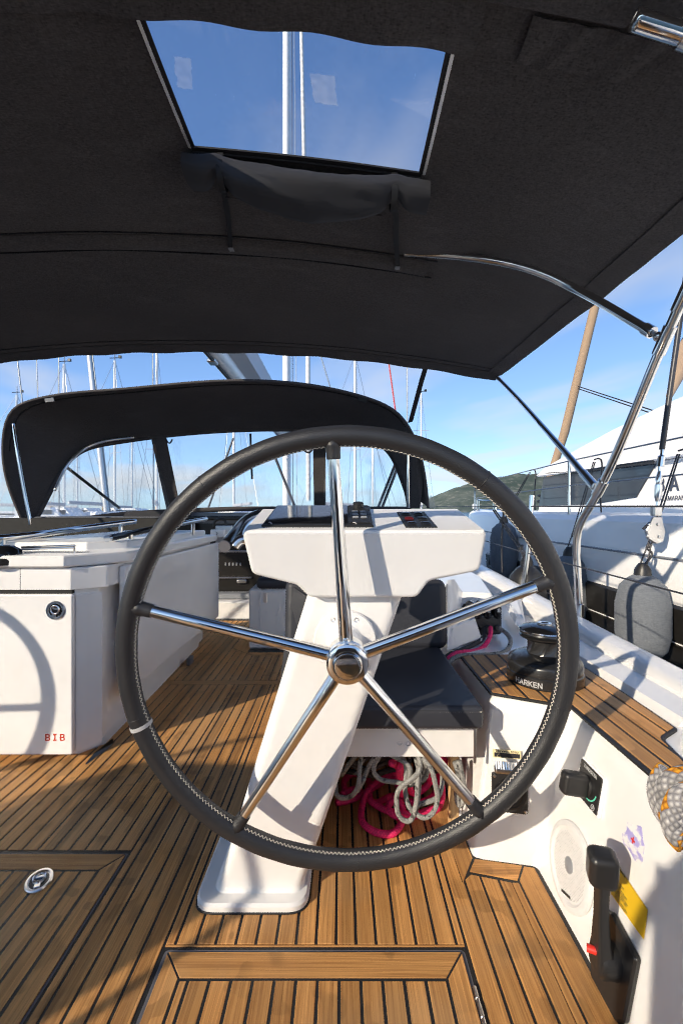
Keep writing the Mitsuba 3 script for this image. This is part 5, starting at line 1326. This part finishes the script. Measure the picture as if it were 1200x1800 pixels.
# ------------------------------------------------------------------ catamaran alongside
k = thing('catamaran', 'white catamaran moored alongside with dark hull windows', 'catamaran')
prof_ = [(2.10, -0.60), (2.03, -0.20), (2.00, 0.18), (1.985, 0.42), (1.975, 0.66), (1.99, 0.72), (2.03, 0.90), (2.08, 0.945), (2.6, 0.96), (3.6, 0.96), (3.6, -0.6)]
st = []
for y_ in (-3, 0, 2, 4, 6, 7.5, 8.6, 9.4, 10.0):
    t = np.clip((y_ - 5.0) / 5.0, 0, 1)
    off = 0.85 * t ** 2.4
    st.append(np.array([(min(a_ + off, 3.0) if a_ < 3 else a_ * (1 - 0.16 * t), y_, b_ + 0.06 * t) for a_, b_ in prof_]))
part(k, 'hull', loft(st, np.array(prof_)), 'white_paint', smooth=28)
for y0_, y1_ in ((0.3, 2.95), (3.15, 4.7), (4.95, 6.2)):
    hw = part(k, 'hull_window', loft([np.array([(1.996, y_, 0.19), (1.975, y_, 0.21), (1.962, y_, 0.40), (1.99, y_, 0.42)]) for y_ in (y0_, (y0_ + y1_) / 2, y1_)], np.array([[0, 0], [1, 0], [1, 1], [0, 1.0]])), 'dark_panel')
    part(hw, 'port_frame', put(tube(fillet([(-0.20, -0.05), (0.20, -0.05), (0.20, 0.05), (-0.20, 0.05)], 0.05, 5) @ np.array([[1, 0, 0], [0, 1, 0.0]]), 0.005, 5, True), frame((1.966, (y0_ + y1_) / 2 + 0.3, 0.305), (0, -1, 0), (0.06, 0, 1))), 'black_gloss')
part(k, 'boot_stripe', loft([np.array([(2.008, y_, 0.02), (1.99, y_, 0.03), (1.975, y_, 0.17), (2.0, y_, 0.18)]) for y_ in (-3, 2, 6.6)], np.array([[0, 0], [1, 0], [1, 1], [0, 1.0]])), 'dark_panel')
part(k, 'rubbing_strake', tube([(1.975, -3, 0.69), (1.972, 2, 0.69), (1.972, 5.0, 0.69), (2.06, 7.4, 0.705)], 0.008, 6), 'grey_panel')
# deckhouse
hs = [(-3.0, 0.95), (6.95, 0.95), (6.75, 1.45), (-3.0, 1.45)]
hx_ = lambda x, dz=0: np.array([(x, a_, b_) for a_, b_ in hs])
part(k, 'deckhouse', loft([hx_(3.0) + [0.0, 0, 0], hx_(3.05) + [0, 0.0, 0], hx_(7.6)], np.array(hs)), 'white_paint')
rf = [(-3.0, 1.485), (4.3, 1.455), (6.0, 1.50), (6.78, 1.55), (6.6, 1.63), (6.0, 1.735), (5.0, 1.90), (4.2, 2.00), (3.2, 2.10), (-3.0, 2.2)]
rfp = lambda x, s_: np.array([(x, a_, 1.47 + (b_ - 1.47) * s_) for a_, b_ in rf])
part(k, 'roof', loft([rfp(2.93, 0.25), rfp(2.90, 0.5), rfp(2.95, 0.9), rfp(3.1, 1.0), rfp(7.5, 1.1)], np.array(rf)), 'white_paint', smooth=25)
part(k, 'roof_gasket', loft([np.array([(2.94, a_, b_ - 0.022), (2.925, a_, b_ - 0.020), (2.925, a_, b_ + 0.008), (2.94, a_, b_ + 0.008)]) for a_, b_ in ((4.28, 1.447), (5.0, 1.465), (6.0, 1.49), (6.76, 1.545))], np.array([[0, 0], [1, 0], [1, 1], [0, 1.0]])), 'dark_print')
wn = [(4.33, 1.43), (6.72, 1.49), (6.90, 1.06), (5.45, 1.06), (4.62, 1.12)]
part(k, 'saloon_window', prism([(-a_, b_) for a_, b_ in wn], 0.012, 0.003, frame((2.998, 0, 0), (0, -1, 0), (0, 0, 1))), 'tint_glass', 'large wedge shaped dark saloon window')
tf = frame((2.996, 4.33, 1.165), (0, -1, 0), (0, 0, 1))
part(k, 'lettering', cat_(text('B', 0.125, tf, 0.004, True), text('A', 0.125, frame((2.996, 4.16, 1.165), (0, -1, 0), (0, 0, 1)), 0.004, True), text('L', 0.125, frame((2.996, 3.98, 1.165), (0, -1, 0), (0, 0, 1)), 0.004, True), text('I', 0.125, frame((2.996, 3.83, 1.165), (0, -1, 0), (0, 0, 1)), 0.004, True)), 'navy_print', smooth=False)
part(k, 'small_lettering', text('CATAMARANS', 0.042, frame((2.996, 4.34, 1.075), (0, -1, 0), (0, 0, 1)), 0.003), 'navy_print', smooth=False)
for y_ in (0.9, 2.6, 4.20, 6.3, 8.1):
    t = max(0, (y_ - 5) / 5)
    xx = 2.10 + 0.85 * t ** 2.4
    sx = part(k, 'stanchion', rod((xx, y_, 0.94), (xx, y_, 1.44), 0.014, 8), 'chrome')
def rail_pts(z):
    return [(2.10 + 0.85 * max(0, (y_ - 5) / 5) ** 2.4, y_, z + (0.012 if i_ % 2 else 0)) for i_, y_ in enumerate((-1.0, 0.9, 2.6, 4.2, 6.3, 8.1))]
part(k, 'lifeline', tube(rail_pts(1.43), 0.006, 6), 'wire', smooth=True)
part(k, 'lifeline', tube(rail_pts(1.20), 0.006, 6), 'wire', smooth=True)
for z_ in (1.22, 1.02):
    part(k, 'pulpit_rail', tube(spline([(2.44, 8.1, z_), (2.65, 8.9, z_), (2.86, 9.5, z_), (3.2, 9.9, z_), (3.5, 9.9, z_)], 20), 0.016, 8), 'chrome', smooth=True)
for a_, b_ in ((2.62, 8.8), (2.9, 9.6), (3.3, 9.9)):
    part(k, 'pulpit_post', rod((a_, b_, 0.98), (a_, b_, 1.24), 0.014, 8), 'chrome')
part(k, 'bow_lamp', bx(2.40, 2.46, 8.3, 8.36, 1.03, 1.12, 0.01), 'white_paint')
# its shroud with turnbuckle and chainplate
A0, A1 = P(1200, 540, 2.72), P(1163, 790, 2.72)
sh_ = part(k, 'shroud', tube([P(1206, 480, 2.72), A1], 0.0155, 8), 'dark_wire', smooth=True)
ch = part(k, 'turnbuckle', tube([P(1166, 770, 2.72), P(1163, 800, 2.72), P(1162, 803, 2.72), P(1160, 820, 2.72)], [0.012, 0.011, 0.020, 0.020], 10), 'chrome')
part(ch, 'screw_body', cat_(tube([P(1159, 828, 2.72), P(1158, 842, 2.72), P(1157, 851, 2.72), P(1157, 852, 2.72), P(1156, 872, 2.72), P(1155, 882, 2.72)], [0.010, 0.020, 0.014, 0.020, 0.020, 0.010], 12), rod(P(1159, 818, 2.72), P(1155, 890, 2.72), 0.009)), 'chrome', smooth=40)
part(ch, 'toggle', bx(-0.028, 0.028, -0.02, 0.02, -0.03, 0.03, 0.008, frame(P(1153, 898, 2.72), (1, 0, 0), (0, 1, 0))), 'steel')
cpl = [(1143, 908), (1160, 908), (1166, 935), (1162, 952), (1150, 956), (1136, 948), (1132, 932)]
q2 = fillet([((a_ - 1150) / 800 * 2.72, -(b_ - 930) / 800 * 2.72) for a_, b_ in cpl], 0.015, 4)
plt_ = part(k, 'chainplate', prism(q2, 0.02, 0.005, frame(P(1150, 930, 2.73), (1, 0, 0), (0, 0, 1))), 'steel')
for a_, b_ in ((1140, 922), (1156, 922), (1137, 942), (1158, 944)):
    part(plt_, 'bolt', lathe([(0.001, 0.006), (0.006, 0.005), (0.009, 0.0)], frame(P(a_, b_, 2.708), (1, 0, 0), (0, 0, 1)), 10), 'chrome')
part(k, 'control_lines', rod(P(1130, 930, 2.72), P(1143, 918, 2.72), 0.008, 6), 'dark_wire')
# furled brown headsail of the catamaran
k = thing('brown_furled_sail', 'brown covered furled sail leaning above the catamaran bow', 'sail')
part(k, 'cover', tube([P(957, 868, 9.2), P(992, 760, 8.7), P(1046, 535, 7.9)], [0.064, 0.080, 0.072], 12), 'brown_cover', smooth=True)
part(k, 'furling_drum', lathe([(0.10, 0), (0.14, 0.02), (0.14, 0.05), (0.08, 0.07), (0.08, 0.12), (0.14, 0.14), (0.12, 0.17)], frame(P(956, 884, 9.2), (1, 0, 0), (0, 1, 0)), 20), 'black_plastic')
part(k, 'tack_pole', tube([P(956, 884, 9.2), P(957, 866, 9.2)], 0.05, 8), 'steel')
for d_ in (0, 4):
    part(k, 'sheet', rod(P(1016, 679 + d_, 8.3), P(1190, 735 + d_ * 1.6, 6.0), 0.010, 5), 'dark_wire')
k = single('folded_sail_cover', tube(spline([P(1176, 696, 4.6), P(1186, 672, 4.7), P(1198, 640, 4.9), P(1222, 600, 5.2)], 14), np.linspace(0.03, 0.14, 14), 12), 'brown_cover', 'brown folded cover on the catamaran roof at the right edge', 'cover', smooth=True)

# fenders between the boats
def fender(p, r, L, label, top, mat='fender_cloth', group='grey fenders along the catamaran', ropem='dark_wire'):
    k = thing('fender', label, 'fender', group)
    prf = [(0.02, -L / 2 - 0.03), (r * 0.55, -L / 2 - 0.02), (r * 0.86, -L / 2 + 0.03), (r, -L / 2 + 0.12), (r * 1.0, 0), (r, L / 2 - 0.16), (r * 0.84, L / 2 - 0.05), (r * 0.5, L / 2), (r * 0.28, L / 2 + 0.02)]
    m = frame(p, (1, 0, 0), (0, 1, 0))
    part(k, 'body', lathe(prf, m, 28), mat, smooth=True)
    part(k, 'head', lathe([(r * 0.34, L / 2 + 0.0), (r * 0.30, L / 2 + 0.05), (r * 0.16, L / 2 + 0.085), (0.01, L / 2 + 0.09)], m, 16), 'black_plastic')
    a_ = np.array(p) + [0, 0, L / 2 + 0.07]
    kn = a_ + (np.array(top) - a_) * 0.16
    part(k, 'knot', tube(spline([a_, kn + [0.012, 0, -0.02], kn + [-0.010, 0, 0.0], kn + [0.008, 0, 0.03], kn], 20), 0.0065, 6), ropem, smooth=True)
    for d_ in (-0.010, 0.012):
        part(k, 'lanyard', tube([a_ + [d_ * 2, 0, 0], kn + [d_, 0, 0], np.array(top) + [d_ * 0.6, 0, 0]], 0.0048, 6), ropem, smooth=True)
    part(k, 'tail', tube(spline([np.array(top) + [0, 0, 0.02], np.array(top) + [0.04, 0, 0.03], np.array(top) + [0.06, 0, -0.1], np.array(top) + [0.058, 0, -0.42]], 16), 0.0065, 6), ropem, smooth=True)
    return k


fender(P(885, 966, 5.2), 0.150, 0.58, 'grey cloth fender farthest along the catamaran, beside the console', P(931, 830, 5.05))
fender(P(1000, 1035, 3.8), 0.150, 0.52, 'grey cloth fender half hidden behind the bimini leg', P(1044, 812, 3.78))
fender(P(1129, 1082, 2.76), 0.148, 0.46, 'largest grey cloth fender, below the chainplate at the right', P(1192, 798, 2.80), ropem='dark_wire')
fender(np.array([1.22, 3.0, 0.42]), 0.125, 0.36, 'black fender behind the chrome stanchion', (1.02, 3.05, 0.985), 'black_plastic', None)

# own stanchion and lifelines
k = thing('stanchion', 'chrome stanchion on the gunwale left of the bimini leg', 'stanchion')
part(k, 'post', tube([(0.955, 2.42, 0.50), (0.99, 2.42, 0.75), (1.012, 2.42, 1.06)], 0.0125, 12), 'chrome', smooth=True)
part(k, 'socket', rod((0.953, 2.42, 0.48), (0.957, 2.42, 0.56), 0.018, 14), 'steel')
k = single('upper_lifeline', tube([(0.99, 0.4, 0.975), (1.005, 2.42, 1.0), (1.05, 4.4, 1.02), (0.95, 7.0, 1.08)], 0.0035, 6), 'dark_wire', 'upper wire lifeline along the starboard side', 'lifeline', smooth=True)
k = single('lower_lifeline', tube([(1.0, 0.4, 0.715), (0.99, 2.42, 0.75), (1.05, 4.4, 0.79)], 0.003, 6), 'dark_wire', 'lower wire lifeline along the starboard side', 'lifeline', smooth=True)
